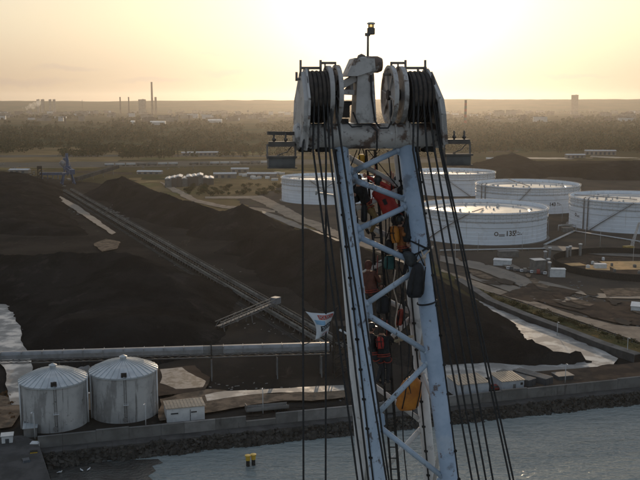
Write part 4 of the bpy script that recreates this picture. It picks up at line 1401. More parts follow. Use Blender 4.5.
# head tube
p, q = PL(294, 136.5, 0), PL(443, 134, 0)
d = (q - p).normalized()
tb = MB()
tb.lathe([(.01, 0), (.27, 0), (.31, .05), (.31, (q - p).length - .05), (.27, (q - p).length), (.01, (q - p).length)], p, 32, smooth=True, M=MA)
for k in (.02, .10, .23, .30, .66, .76, .90, .97):
    c = p + (q - p) * k
    tb.lathe([(.30, -.025), (.335, -.025), (.335, .025), (.30, .025)], c, 32, M=MA)
cpart(tb, 'head_tube', M['tube_dirty'])
for px in (305, 322, 413, 428):
    c = PL(px, 148, 0)
    cpart(MB().box(c + Vector((0, 0, -.02)), (.28, .34, .14), rz=YAW), 'tube_lug', M['dark_steel'])

# sheave blocks
SR = .62


def sheave(px, w, r=SR, m='greasy', py=96):
    c = PL(px, 97.5, 0)
    mb = MB().lathe([(.10, -w / 2), (r, -w / 2), (r, -w * .32), (r - .09, 0), (r, w * .32), (r, w / 2), (.10, w / 2)], c, 40, M=MA)
    return cpart(mb, 'sheave', M[m])


def flange(px, r, m, side, i_spoke=False, py=95):
    c = PL(px, py, 0)
    s = side
    mb = MB().lathe([(.02, s * .0), (.14, s * .02), (.16, s * .045), (r * .55, s * .03), (r * .86, s * .05), (r * .90, s * .085), (r, s * .085), (r, s * -.02), (r * .88, s * -.03), (.02, s * -.03)], c, 48, smooth=False, M=MA)
    o = cpart(mb, 'flange_disc', M[m])
    hb = MB().lathe([(.01, -.10), (.12, -.10), (.13, -.06), (.13, .06), (.12, .10), (.01, .10)], c, 20, M=MA)
    cpart(hb, 'hub', M['greasy'], o)
    if i_spoke:                                    # lightening spokes
        sp = MB()
        for k in range(6):
            a_ = k * math.pi / 3 + .2
            e = B * math.cos(a_) + Zv * math.sin(a_)
            sp.bar(c + e * .14 + A * s * .05, c + e * r * .86 + A * s * .06, .03, .05, up=A)
        cpart(sp, 'rib', M['crane_head'], o)


blocks = {'left': ([306, 310.2, 314.4, 318.6, 322.8], (301.5, 326), (329, 337.5)), 'right': ([407.5, 412, 416.5, 421, 425.4], (404, 431.5), (401, 391))}
for side, (pxs, (o0, o1), discs) in blocks.items():
    for px in pxs:
        sheave(px, .085)
    for i, px in enumerate(discs):
        flange(px, .72 if i else .70, 'crane_head', -1, i == 1)
    cpart(MB().tube([PL(pxs[0] - 5 if side == 'left' else discs[1] + 1, 96, 0), PL(discs[1] - 1 if side == 'left' else pxs[-1] + 8, 96, 0)], .09, 16), 'axle', M['dark_steel'])
    # outer cheek plate, splayed a little towards its foot
    if side == 'left':
        top, foot, out = PL(302.3, 72, 0), PL(299.5, 146, 0), -1
    else:
        top, foot, out = PL(428.5, 72, 0), PL(438.5, 143, 0), 1
    prof = [(-.62, 0), (-.80, .42), (-.78, .62), (-.16, 1.0), (.16, 1.0), (.85, .62), (.88, .40), (.60, 0)]
    poly = [foot + (top - foot) * k + B * v for v, k in prof]
    n_ = (poly[1] - poly[0]).cross(poly[3] - poly[0])
    cpart(MB().slab(poly, .10, n_), 'cheek_plate', M['crane_head'])
    st = MB()
    for i in range(len(poly)):
        st.bar(poly[i] - A * out * .07, poly[(i + 1) % len(poly)] - A * out * .07, .16, .05, up=A)
    cpart(st, 'plate_edge', M['crane_head'])
    # small inner plate beside the disc
    ix = 326.5 if side == 'left' else 405
    c0, c1 = PL(ix, 70, 0), PL(ix, 130, 0)
    poly = [c1 + (c0 - c1) * k + B * v for v, k in [(-.25, 0), (-.18, .6), (-.08, 1), (.08, 1), (.18, .6), (.25, 0)]]
    cpart(MB().slab(poly, .07, A), 'inner_plate', M['crane_head'])
    # guard rails over the sheaves
    g = MB()
    if side == 'left':
        g.tube([PL(300, 68, -.1), PL(321, 68, -.1)], .032, 8).tube([PL(300.6, 60, -.1), PL(300.6, 76, -.1)], .028, 8).tube([PL(320.6, 60, -.1), PL(320.6, 76, -.1)], .03, 8)
        g.tube([PL(320.6, 63, -.1), PL(336, 63, -.1)], .03, 8).tube([PL(335.4, 62, -.1), PL(335.4, 70, -.1)], .022, 8).tube([PL(325, 63, -.1), PL(325, 70, -.1)], .02, 8)
        g.tube([PL(296.5, 72, 0), PL(296.5, 81, 0)], .03, 8).tube([PL(296.5, 79, 0), PL(302, 79, 0)], .03, 8).tube([PL(308, 68, -.1), PL(308, 74, -.1)], .03, 8)
    else:
        g.tube([PL(405, 68, -.1), PL(426.5, 68, -.1)], .032, 8).tube([PL(425.2, 60, -.1), PL(425.2, 76, -.1)], .03, 8).tube([PL(405.5, 60, -.1), PL(405.5, 76, -.1)], .03, 8)
        g.tube([PL(390.5, 63, -.1), PL(405.5, 63, -.1)], .03, 8).tube([PL(391.3, 62, -.1), PL(391.3, 66, -.1)], .028, 8).tube([PL(398, 63, -.1), PL(398, 69, -.1)], .022, 8)
        g.tube([PL(383, 74.5, -.1), PL(392, 74.5, -.1)], .03, 8).tube([PL(391.3, 63, -.1), PL(391.3, 76, -.1)], .02, 8).tube([PL(418, 68, -.1), PL(418, 74, -.1)], .03, 8)
    cpart(g, 'guard_rail', M['rail'])


# wire ropes: over the sheave and down the boom
def rope(px0, top_px, y150, b480, v480=-1.15, k=4.0, r=.026):
    c = PL(px0, 97.5, 0)
    pts = []
    rr_ = SR - .04
    for a_ in range(-20, 190, 14):
        a2 = R(a_)
        pts.append(c + B * (rr_ * math.cos(a2)) + Zv * (rr_ * math.sin(a2)))
    # angle 180 is the front; continue down the boom
    p0 = PL(y150, 150, -.66)
    p1 = PL(b480, 480, v480)
    pts.append(p0)
    pts.append(ext(p0, p1, k))
    cpart(MB().tube(pts, r, 8), 'rope', M['rope'])


for a_ in ((407.5, 0, 413, 472), (412, 0, 417.5, 479), (416.5, 0, 427, 486), (421, 0, 434.5, 493), (425.4, 0, 440, 510), (427, 0, 442, 513.5)):
    rope(*a_)
for a_ in ((310.2, 0, 313, 357.5), (314.4, 0, 318.3, 363), (322.8, 0, 329.5, 368.5)):
    rope(*a_)
for a_ in ((326, 0, 333.3, 386.5), (330, 0, 342, 389)):
    rope(*a_, v480=-.55)
for px0, px in ((306, 302.5), (318.6, 326)):             # hoist ropes hang straight down
    c = PL(px0, 97.5, 0)
    pts = [c + B * ((SR - .04) * math.cos(R(t_))) + Zv * ((SR - .04) * math.sin(R(t_))) for t_ in range(-20, 190, 14)]
    p0 = PL(px, 150, -.66)
    pts += [p0, p0 + Vector((0, 0, -40))]
    cpart(MB().tube(pts, .026, 8), 'rope', M['rope'])
# greasy bundle of wound rope behind the sheaves
for side, (pxs, *_r) in blocks.items():
    for px in pxs:
        c = PL(px + 2, 97.5, 0)
        pts = [c + B * ((SR - .02) * math.cos(R(t_))) + Zv * ((SR - .02) * math.sin(R(t_))) for t_ in range(-40, 212, 12)]
        cpart(MB().tube(pts, .05, 8), 'rope', M['greasy'])

# head post with its beacon
mb = MB()
poly = [PL(x, y, 0) for x, y in ((353, 123), (374, 123), (371, 66), (356, 62))]
mb.slab([p + B * .0 for p in poly], .55, B)
cpart(mb, 'post', M['crane_head'])
hd = cpart(MB().slab([PL(x, y, -.02) for x, y in ((344, 76.5), (354.5, 76.5), (372.5, 70.5), (371.5, 59), (352, 58.5))], .66, B), 'post_head', M['crane_head'])
mb = MB().tube([PL(358, 59.5, -.1), PL(359, 56.2, -.1), PL(361.5, 55, -.1), PL(364, 56.2, -.1), PL(365, 59.5, -.1)], .035, 8)
cpart(mb, 'lifting_eye', M['rail'], hd)
cpart(MB().lathe([(.01, -.3), (.16, -.3), (.2, -.2), (.2, .2), (.16, .3), (.01, .3)], PL(369.5, 64.5, -.05), 20, M=MA), 'pin', M['tube_dirty'], hd)
cpart(MB().bar(PL(342, 85, 0), PL(354.5, 78, 0), .34, .16).bar(PL(341, 92, 0), PL(353, 92.5, 0), .34, .12).slab([PL(340.5, 94, 0), PL(353, 80, 0), PL(353, 94, 0)], .1, B), 'bracket', M['crane_head'])
cpart(MB().box(PL(342.5, 110, .1), (.28, .4, .36), rz=YAW).box(PL(346, 103, .1), (.22, .35, .10), rz=YAW).box(PL(341, 121, .1), (.3, .4, .12), rz=YAW).tube([PL(338, 104, 0), PL(350, 104, 0)], .05, 8), 'limit_switch', M['greasy'])
cb = MB()
cb.tube([PL(371, 75, -.3), PL(371.5, 95, -.32), PL(375, 121, -.36), PL(380, 128, -.36), PL(388, 128, -.36), PL(391, 123, -.33), PL(391.5, 100, -.2)], .022, 6)
cb.tube([PL(353, 112, -.3), PL(358, 124, -.34), PL(370, 125, -.36), PL(377, 131, -.37), PL(377, 150, -.2)], .02, 6)
cb.tube([PL(345, 120, -.32), PL(352, 127, -.36), PL(362, 126, -.37)], .02, 6)
cpart(cb, 'cable', M['rope'])
pole = cpart(MB().tube([PL(367.8, 60, -.05), PL(368, 34, -.05)], .028, 8).tube([PL(365.2, 34.5, -.05), PL(370, 34.5, -.05)], .04, 8), 'beacon_pole', M['rail'])
c = PL(371, 34.6, -.05)
bc = cpart(MB().lathe([(.01, 0), (.085, 0), (.095, .02), (.095, .15), (.07, .165), (.01, .165)], c, 16), 'beacon', M['lamp_grey'], pole)
cpart(MB().lathe([(.065, .165), (.075, .18), (.075, .24), (.01, .245)], c, 16), 'beacon_lens', M['lens'], pole)
cpart(MB().lathe([(.01, .245), (.10, .245), (.10, .275), (.06, .29), (.01, .295)], c, 16), 'beacon_cap', M['tank_trim'], pole)

# floodlights on outriggers
def flood(x0, x1, xa, yb, sgn):
    """hanging floodlight between picture columns x0..x1, bar at row yb, fixed to the head at column xa"""
    v = -.15 if sgn < 0 else .15
    barr = cpart(MB().bar(PL(x0 + .5, yb, v), PL(xa, yb + (1 if sgn < 0 else -1) * .5, 0), .10, .085), 'outrigger', M['lamp_grey'])
    for k in (.22, .62) if sgn < 0 else (.38, .76):
        hx = x0 + (x1 - x0) * k + (.6 if sgn < 0 else 0)
        mb = MB().tube([PL(hx, yb, v), PL(hx, yb + 9, v)], .022, 8).ball(PL(hx, yb + 6.5, v), .05, 10)
        cpart(mb, 'hanger', M['lamp_grey'], barr)
    up = cpart(MB().bar(PL(x0 + 1.5, yb + 11, v), PL(x1 - 2, yb + 11, v), .22, .12), 'gear_box', M['lamp_grey'], barr)
    fr_ = MB()
    for x in (x0 + .3, x1 - .6):
        fr_.bar(PL(x, yb + 11, v), PL(x, yb + 26, v), .045, .03)
    fr_.tube([PL(x1 - 4, yb + 13, v + .1), PL(x1 - 9, yb + 19, v), PL(x0 + 6, yb + 24, v - .05)], .012, 6)
    cpart(fr_, 'yoke', M['rail'], barr)
    a_, b_ = PL(x0 + 1, yb + 29, v), PL(x1 - 1.5, yb + 29, v)
    d = b_ - a_
    prof = [(-.16, .12), (-.13, -.12), (.20, -.10), (.20, .10), (-.05, .16)]
    vs = [a_ + B * p + Zv * q for p, q in prof] + [b_ + B * p + Zv * q for p, q in prof]
    n = len(prof)
    hs = cpart(MB().add(vs, [(i, (i + 1) % n, (i + 1) % n + n, i + n) for i in range(n)] + [tuple(range(n))[::-1], tuple(range(n, 2 * n))]), 'lamp_housing', M['lamp_dark'], barr)
    fn = MB()
    fn.bar(a_ + B * -.17 + Zv * .13 - A * .04, b_ + B * -.17 + Zv * .13 + A * .04, .05, .05)
    fn.bar(a_ + B * -.17 - Zv * .13 - A * .04, b_ + B * -.17 - Zv * .13 + A * .04, .05, .03)
    cpart(fn, 'heat_fin', M['lamp_grey'], barr)


flood(267, 296, 299, 133, -1)
flood(444, 470.5, 441, 130.5, 1)

# boom ladder
la = (PL(366, 150, .85), PL(391.5, 480, 1.25)); lb = (PL(375, 150, .65), PL(399, 480, 1.05))
mb = MB()
mb.tube([la[0], ext(*la, 3)], .03, 8).tube([lb[0], ext(*lb, 3)], .038, 8)
n = int((ext(*la, 3) - la[0]).length / .33)
for i in range(n):
    k = 3 * i / n
    mb.tube([ext(*la, k), ext(*lb, k)], .016, 6)
cpart(mb, 'ladder', M['dark_steel'])
mb = MB()
for x0, x1 in ((350.5, 353), (381, 392)):
    pass
cpart(MB().slab([PL(394, 341, .3), PL(408, 336.5, .3), PL(414, 336, 1.0), PL(397, 342, 1.0)], .05, Zv), 'plank_step', M['timber'])
cpart(MB().bar(PL(352, 172, .3), PL(398, 150, .9), .05, .05).tube([PL(357, 150, .4), PL(350, 168, .3)], .012, 6).tube([PL(368, 150, .5), PL(398, 187, .6)], .012, 6).tube([PL(380, 150, .5), PL(352, 180, .5)], .012, 6), 'stay_wire', M['dark_steel'])
# small bracket sticking out of the left chord
cpart(MB().tube([PL(316, 193, -.1), PL(333, 183, 0)], .016, 6).bar(PL(317, 193, -.1), PL(334, 195.5, 0), .12, .05).tube([PL(316, 190.5, -.1), PL(316, 195, -.1)], .02, 6), 'side_bracket', M['crane_pale'])
# dark sling round the right chord
c = on(FR, 249)
sl = MB()
for dz, tilt in ((0, .35), (.1, -.3)):
    sl.tube([c + Vector((0, 0, dz)) + (A * math.cos(R(a_)) + B * math.sin(R(a_))) * .25 + Zv * (tilt * math.cos(R(a_)) * .4) for a_ in range(0, 361, 20)], .025, 6)
tag(sl.build('rope_sling', M['black_bag'], origin=c), 'dark sling looped round the right front chord of the boom', 'sling')
c = on(FR, 356)
tag(MB().tube([on(FR, 302) + (A * math.cos(R(a_)) + B * math.sin(R(a_))) * .245 + Zv * .05 * math.cos(R(a_)) for a_ in range(0, 361, 20)], .022, 6).build('chord_strap', M['black_bag'], origin=c), 'thin dark strap tied round the right front chord below the black bag', 'strap')
sl = MB()
kp = [PL(417, 262, -.25), PL(424, 256, -.28), PL(430, 250, -.28), PL(433, 246, -.27)]
sl.tube(kp, .022, 6).tube([PL(421, 250, -.25), PL(424, 258, -.3), PL(425, 266, -.26)], .02, 6).ball(PL(424, 257, -.28), .06, 8).ball(PL(431.5, 248, -.27), .04, 8)
tag(sl.build('anchor_sling', M['pale_strap'], origin=kp[0]), 'knotted pinkish anchor sling sticking out past the right chord', 'sling')

# ------------------------------------------------------------------ bags and ropes hung in the boom
def bag(name, label, px, py, v, w, h, dpt, m, tilt=0.0, cat='bag', straps=True, taper=.8):
    c = PL(px, py, v)
    t = thing(name, label, cat, c)
    mb = MB()
    nlev, n = 9, 18
    vs, fs = [], []
    for j in range(nlev + 1):
        q = j / nlev
        rr_ = (taper + (1 - taper) * math.sin(min(1, (1 - q) * 1.25) * math.pi / 2)) * (1 if 0 < j < nlev else .75)
        if q > .85: rr_ *= 1 - (q - .85) * 2.2
        for k in range(n):
            a_ = 2 * math.pi * k / n
            ca, sa = math.cos(a_), math.sin(a_)
            ca = math.copysign(abs(ca) ** .75, ca); sa = math.copysign(abs(sa) ** .75, sa)
            wob = 1 + .08 * noise.noise((ca * 2 + px, sa * 2, q * 5))
            z = (q - .5) * h
            vs.append(A * (ca * w / 2 * rr_ * wob + tilt * z) + B * (sa * dpt / 2 * rr_ * wob) + Zv * z)
    for j in range(nlev):
        for k in range(n):
            fs.append((j * n + k, j * n + (k + 1) % n, (j + 1) * n + (k + 1) % n, (j + 1) * n + k))
    fs += [tuple(range(n))[::-1], tuple(range(nlev * n, nlev * n + n))]
    mb.add(vs, fs, 0, True).build('bag_body', m, t)
    if straps:
        s = MB()
        top = Zv * (h * .5) + A * tilt * h * .5
        for e in (-.5, .5):
            s.tube([top * .85 + A * e * w * .7, top + A * e * w * .3 + Zv * .12, top + Zv * .26], .014, 6)
        s.tube([top + Zv * .24, top + Zv * .6], .012, 6)
        for e in (-.32, .32):
            s.tube([A * (e * w - tilt * h * .4) - B * dpt * .5 - Zv * h * .4, A * (e * w) - B * dpt * .56, A * (e * w + tilt * h * .4) - B * dpt * .48 + Zv * h * .42], .016, 6)
        s.build('strap', M['dark_steel'], t)
    return t


bag('haul_bag', 'black haul bag hanging in front of the right chord', 416.5, 280, -.30, .44, .86, .36, M['black_bag'], .10, taper=.55)
bag('haul_bag', 'big orange haul bag hanging low inside the boom', 409.5, 393, .55, .62, .86, .46, M['orange_bag'], .18, taper=.75)
bag('rope_bag', 'teal rope bag hung below a dark pouch inside the boom', 389.5, 262, .6, .30, .36, .26, M['teal_bag'])
bag('pouch', 'small dark pouch hanging just above the teal bag', 389, 247, .55, .26, .40, .22, M['black_bag'], taper=.6)
bag('rope_bag', 'black bag hanging under the climber in the rust jacket', 383.5, 304, .6, .36, .46, .3, M['black_bag'])
bag('duffel', 'tall dark duffel hanging along the inner side of the right chord', 409, 222, .05, .22, 1.0, .24, M['black_bag'], .1, taper=.7)
bag('bundled_tarp', 'dark grey crumpled tarp bundled above the black haul bag', 411, 259, -.05, .36, .38, .34, M['grey_tarp'], -.5, straps=False)
bag('rope_bag', 'small dark bag hanging beside the ochre trousers', 364, 213, .5, .16, .46, .16, M['black_bag'])
bag('tool_bag', 'yellow bag hanging right under the head tube', 361.5, 160.5, 1.0, .24, .32, .2, M['yellow'], straps=True)
bag('drinks_bag', 'pale plastic bag hanging at the left inside the boom', 355, 221, .5, .16, .30, .15, M['white'], taper=.6)
bag('rope_bag', 'reddish coil of climbing rope above the plank step', 400, 317, .9, .20, .44, .2, M['strap'], .15)
for i, (a0, b0, lab) in enumerate((((388, 150, .7), (407, 480, .95), 'long dark climbing rope hanging on the right inside the boom'), ((372, 236, .5), (380, 330, .7), 'short dark rope beside the boom ladder above the rust jacket'), ((394, 270, .4), (398, 345, .6), 'dark rope hanging below the teal bag'), ((405, 300, .2), (412, 420, .4), 'dark rope hanging from the black haul bag past the orange bag'), ((396, 205, .5), (404, 330, .8), 'climbing rope hanging below the red jacket'),
                                   ((399, 262, .4), (411, 330, .9), 'climbing rope hanging below the grey tarp'), ((383, 200, .6), (392, 345, .8), 'climbing rope hanging in the middle of the boom'))):
    p, q = PL(*a0), PL(*b0)
    mb = MB()
    mb.tube([p + (q - p) * (k / 14) + A * .04 * math.sin(k * .9 + i) for k in range(15)] + ([ext(p, q, 1.6)] if b0[1] == 480 else []), .017, 6)
    tag(mb.build('climbing_rope', M['rope'] if i != 2 else M['pale_strap'], origin=p), lab, 'rope')

# ------------------------------------------------------------------ banner
bt = thing('banner', 'white protest banner billowing between the left hanging ropes', 'banner', PL(305, 311, -.75))
o0 = PL(305, 311, -.75)
C0, C1, C2, C3 = PL(305.3, 311.3, -.75), PL(335, 311.5, -.6), PL(328, 333.5, -.6), PL(315.5, 340, -.75)
NU, NV = 26, 22


def bpt(u, v):
    # the cloth narrows towards its foot and bellies out
    l = C0 + (C3 - C0) * v
    r_ = C1 + (C2 - C1) * v
    p = l + (r_ - l) * u
    sag = math.sin(math.pi * v)
    p = p + A * (.12 * sag * (1 - u) - .03 * sag * u)
    p = p - Zv * (.05 * math.sin(math.pi * u) * (1 - v))
    p = p - B * (.16 * sag * math.sin(math.pi * u) + .02 * math.sin(u * 11 + v * 5))
    return p


def patch(u0, u1, v0, v1, lift, m, name, parent, slant=0.0, n=12):
    vs, fs = [], []
    for j in range(n + 1):
        for i in range(n + 1):
            u = u0 + (u1 - u0) * i / n
            v = v0 + (v1 - v0) * j / n - slant * (i / n)
            vs.append(bpt(u, v) - B * lift)
    for j in range(n):
        for i in range(n):
            a_ = j * (n + 1) + i
            fs.append((a_, a_ + 1, a_ + n + 2, a_ + n + 1))
    return MB().add(vs, fs, 0, True).build(name, m, parent, origin=o0)


bb = patch(0, 1, 0, 1, 0, M['banner'], 'cloth', bt, n=26)
md = bb.modifiers.new('thick', 'SOLIDIFY'); md.thickness = .006; md.offset = 1
patch(.10, .60, .27, .44, .006, M['banner_blue'], 'printed_band', bt)
patch(.36, .97, .07, .23, .010, M['banner_red'], 'red_label', bt, .0)
patch(.30, .99, .48, .70, .012, M['banner_black'], 'black_label', bt, .08)


def btext(s, u0, u1, v0, v1, lift, m, slant=0.0):
    vs, fs = text_mesh(s, 1.0)
    xs = [v.x for v in vs]; ys = [v.y for v in vs]
    out = []
    for v in vs:
        k = (v.x - min(xs)) / (max(xs) - min(xs))
        u = u0 + (u1 - u0) * k
        w = v1 + (v0 - v1) * (v.y - min(ys)) / (max(ys) - min(ys)) - slant * k
        out.append(bpt(u, w) - B * lift)
    MB().add(out, fs).build('lettering', m, bt, origin=o0)


btext('POLSKA', .40, .94, .09, .21, .016, M['banner'])
btext('2030', .37, .92, .505, .665, .018, M['banner'], .07)
sq = MB()
sq.tube([bpt(.42 + .035 * k, .88 + .03 * (k % 2) - .006 * k) - B * .012 for k in range(14)], .006, 5)
sq.build('lettering', M['banner_pink'], bt, origin=o0)
ln = MB()
ln.tube([C0, PL(302.6, 306, -.75)], .012, 6).tube([C1, PL(337.5, 306, -.6)], .012, 6).tube([C3, PL(303, 345, -.75)], .01, 6)
ln.build('tie_cord', M['rope'], bt, origin=o0)

# ------------------------------------------------------------------ the climbers
def ik(a, b, l1, l2, pole):
    d = b - a
    L = min(d.length, (l1 + l2) * .985)
    dn = d.normalized()
    b = a + dn * L
    x = (l1 * l1 - l2 * l2 + L * L) / (2 * L)
    h = math.sqrt(max(0, l1 * l1 - x * x))
    p = pole - dn * pole.dot(dn)
    p.normalize()
    return a + dn * x + p * h, b


def seg_dist(p, a, b):
    d = b - a
    t = max(0, min(1, (p - a).dot(d) / max(1e-9, d.dot(d))))
    return (p - a - d * t).length


def person(label, pel, chest, facing, hands, feet, jacket, trousers, helmet=None, hood=False, look=None, elbow=None, knee=None, pack=None, s=1.0, pack_size=1.0):
    U = (chest - pel).normalized()
    F = facing - U * facing.dot(U); F.normalize()
    S = F.cross(U); S.normalize()                    # the person's right... sign only has to be consistent
    S = -S                                            # left side = -S, right side = +S when looking along F
    n0 = pel
    sp = pel + U * .17 * s; ch = pel + U * .36 * s; nk = pel + U * .52 * s
    lk = (look or F).normalized()
    hc = nk + (U * .8 + Zv * .2).normalized() * .145 * s + lk * .035 * s
    J = {'pel': n0, 'sp': sp, 'ch': ch, 'nk': nk, 'hd': nk + (hc - nk) * .6}
    E = [('pel', 'sp'), ('sp', 'ch'), ('ch', 'nk'), ('nk', 'hd')]
    rad = {'pel': (.155, .125), 'sp': (.145, .115), 'ch': (.165, .125), 'nk': (.075, .07), 'hd': (.06, .06)}
    kinds = [('pel', 'sp', 'j'), ('sp', 'ch', 'j'), ('ch', 'nk', 'j'), ('nk', 'hd', 's')]
    ends = []
    for i, sg in enumerate((-1, 1)):
        sh = pel + U * .46 * s + S * sg * .185 * s
        ep = (elbow[i] if elbow else (-F * .6 - Zv * .4 + S * sg * .6))
        el, wr = ik(sh, hands[i], .30 * s, .27 * s, ep)
        a_, b_, c_ = 'sh%d' % i, 'el%d' % i, 'wr%d' % i
        J[a_], J[b_], J[c_] = sh, el, wr
        rad[a_] = (.075, .075); rad[b_] = (.055, .055); rad[c_] = (.038, .038)
        E += [('ch', a_), (a_, b_), (b_, c_)]
        kinds += [('ch', a_, 'j'), (a_, b_, 'j'), (b_, c_, 'j')]
        ends.append((el, wr, sg))
        hp = pel - U * .05 * s + S * sg * .10 * s
        kp_ = (knee[i] if knee else F + Zv * .2)
        kn, an = ik(hp, feet[i], .44 * s, .43 * s, kp_)
        ft = (kn - hp).normalized() * .3 + F
        ft = ft - (an - kn).normalized() * ft.dot((an - kn).normalized()) * .8
        toe = an + ft.normalized() * .17 * s + (an - kn).normalized() * .05
        a_, b_, c_, d_ = 'hp%d' % i, 'kn%d' % i, 'an%d' % i, 'to%d' % i
        J[a_], J[b_], J[c_], J[d_] = hp, kn, an, toe
        rad[a_] = (.098, .098); rad[b_] = (.066, .066); rad[c_] = (.052, .052); rad[d_] = (.045, .038)
        E += [('pel', a_), (a_, b_), (b_, c_), (c_, d_)]
        kinds += [('pel', a_, 't'), (a_, b_, 't'), (b_, c_, 't'), (c_, d_, 'b')]
    names = list(J)
    me = bpy.data.meshes.new('skeleton')
    me.from_pydata([J[n] - pel for n in names], [(names.index(a_), names.index(b_)) for a_, b_ in E], [])
    o = bpy.data.objects.new('skeleton', me); C.objects.link(o)
    md = o.modifiers.new('skin', 'SKIN'); md.use_smooth_shade = True
    for i, n in enumerate(names):
        sv = me.skin_vertices[0].data[i]
        sv.radius = (rad[n][0] * s, rad[n][1] * s)
        sv.use_root = (n == 'pel')
    ss = o.modifiers.new('sub', 'SUBSURF'); ss.levels = 2; ss.render_levels = 2
    dg = bpy.context.evaluated_depsgraph_get()
    ev = bpy.data.meshes.new_from_object(o.evaluated_get(dg))
    vs = [v.co + pel for v in ev.vertices]
    fs = [tuple(p.vertices) for p in ev.polygons]
    mi = {'j': 0, 't': 1, 's': 2, 'b': 3}
    mb = MB()
    mb.v = [tuple(v) for v in vs]; mb.f = [list(f) for f in fs]
    for f in fs:
        c = Vector((0, 0, 0))
        for k in f: c += vs[k]
        c /= len(f)
        best = min(kinds, key=lambda q: seg_dist(c, J[q[0]], J[q[1]]) - (.04 if q[2] == 'j' and q[0] == 'pel' else 0))
        mb.m.append(mi[best[2]]); mb.sm.append(True)
    bpy.data.objects.remove(o); bpy.data.meshes.remove(me); bpy.data.meshes.remove(ev)
    # head with a face
    Rt = lk.cross(Zv)
    Rt = Rt.normalized() if Rt.length > .1 else S
    Up = Rt.cross(lk).normalized()
    Mh = Matrix((Rt, lk, Up)).transposed()
    k0 = len(mb.v)
    mb.ball(hc, .1 * s, 20, 2, (.76, .95, 1.16), Mh)
    for i in range(k0, len(mb.v)):                    # jaw: narrow the lower half
        q = Mh.transposed() @ (Vector(mb.v[i]) - hc)
        if q.z < 0:
            q.x *= 1 + q.z * 2.6
        mb.v[i] = tuple(hc + Mh @ q)
    def hp_(x, y, z): return hc + Mh @ (Vector((x, y, z)) * s)
    mb.tube([hp_(0, .088, .022), hp_(0, .112, -.012), hp_(0, .092, -.022)], [.008, .017, .01], 8, 2)
    for e in (-1, 1):
        mb.ball(hp_(e * .031, .083, .016), .011 * s, 8, 4)
        mb.ball(hp_(e * .077, -.005, -.005), .026 * s, 8, 2, (.4, .8, 1.2), Mh)
        mb.tube([hp_(e * .016, .092, .032), hp_(e * .046, .082, .034)], .005, 5, 4)
    mb.tube([hp_(-.022, .086, -.048), hp_(0, .092, -.047), hp_(.022, .086, -.048)], [.004, .007, .004], 6, 5)
    # hands: palm, four unequal curled fingers, thumb at the side
    for el, wr, sg in ends:
        D = (wr - el).normalized()
        Nn = (F - D * F.dot(D))
        Nn = Nn.normalized() if Nn.length > .1 else U
        X = D.cross(Nn).normalized() * sg
        Mp = Matrix((X, Nn, D)).transposed()
        pc = wr + D * .05 * s
        mb.ball(pc, .05 * s, 12, 2, (.86, .36, 1.05), Mp)
        for x, l in ((-.031, .070), (-.010, .080), (.011, .075), (.031, .058)):
            b0 = pc + X * x * s + D * .035 * s
            mb.tube([b0, b0 + D * l * .42 * s + Nn * l * .12 * s, b0 + D * l * .62 * s + Nn * l * .5 * s, b0 + D * l * .48 * s + Nn * l * .86 * s], [.0098 * s, .0095 * s, .0086 * s, .006 * s], 7, 2)
        b0 = pc - X * .034 * s - D * .015 * s
        mb.tube([b0, b0 - X * .026 * s + D * .022 * s + Nn * .012 * s, b0 - X * .020 * s + D * .048 * s + Nn * .032 * s], [.013 * s, .011 * s, .008 * s], 7, 2)
    body = mb.build('person', [M[jacket], M[trousers], M['skin'], M['boots'], M['eye'], M['lips']], None, origin=pel)
    tag(body, label, 'person', 'climbers in the crane boom')
    # hair under whatever covers the head
    hm = MB()
    hm.lathe([(.100, -.03), (.104, .01), (.100, .05), (.080, .085), (.045, .108), (.002, .114)], (0, 0, 0), 18, 0, True)
    vs = []
    for p in hm.v:
        q = Vector(p)
        q = Vector((q.x * .80, q.y * .97 - .012, q.z + .012 - (.05 if q.z < 0 and q.y < .02 else 0)))
        vs.append(hc + Mh @ (q * s))
    hm.v = [tuple(p) for p in vs]
    if not hood:
        hm.build('hair', M['hair'], body, origin=pel)
    else:
        hm.v = [tuple(hc + (Vector(p) - hc) * 1.12) for p in hm.v]
        hm.build('hood', M[jacket], body, origin=pel)
    if helmet:
        h = MB()
        h.lathe([(.112, .0), (.113, .035), (.106, .075), (.083, .110), (.045, .130), (.002, .136)], (0, 0, 0), 20, 0, True)
        h.v = [tuple(hc + Mh @ (Vector((p[0] * .86, p[1] * 1.02 - .006, p[2] + .016)) * s)) for p in h.v]
        h.slab([hp_(-.06, .10, .03), hp_(.06, .10, .03), hp_(.045, .145, .022), hp_(-.045, .145, .022)], .008, Up)
        h.build('helmet', M[helmet], body, origin=pel)
    # climbing harness
    hr = MB()
    for k, rr_ in ((.03, .16), (-.02, .165)):
        hr.tube([pel + U * k * s + (S * math.cos(R(a_)) * rr_ * 1.06 + F * math.sin(R(a_)) * rr_ * .88) * s for a_ in range(0, 361, 24)], .016, 6)
    for i in (0, 1):
        a_, b_ = J['hp%d' % i], J['kn%d' % i]
        d = (b_ - a_).normalized(); x = d.orthogonal().normalized(); y = d.cross(x)
        c = a_ + d * .12 * s
        hr.tube([c + (x * math.cos(R(t_)) + y * math.sin(R(t_))) * .105 * s for t_ in range(0, 361, 30)], .015, 6)
    hr.tube([pel + F * .15 * s, pel + F * .24 * s + Zv * .3, pel + F * .26 * s + Zv * .9], .012, 6)
    hr.build('harness', M['strap'], body, origin=pel)
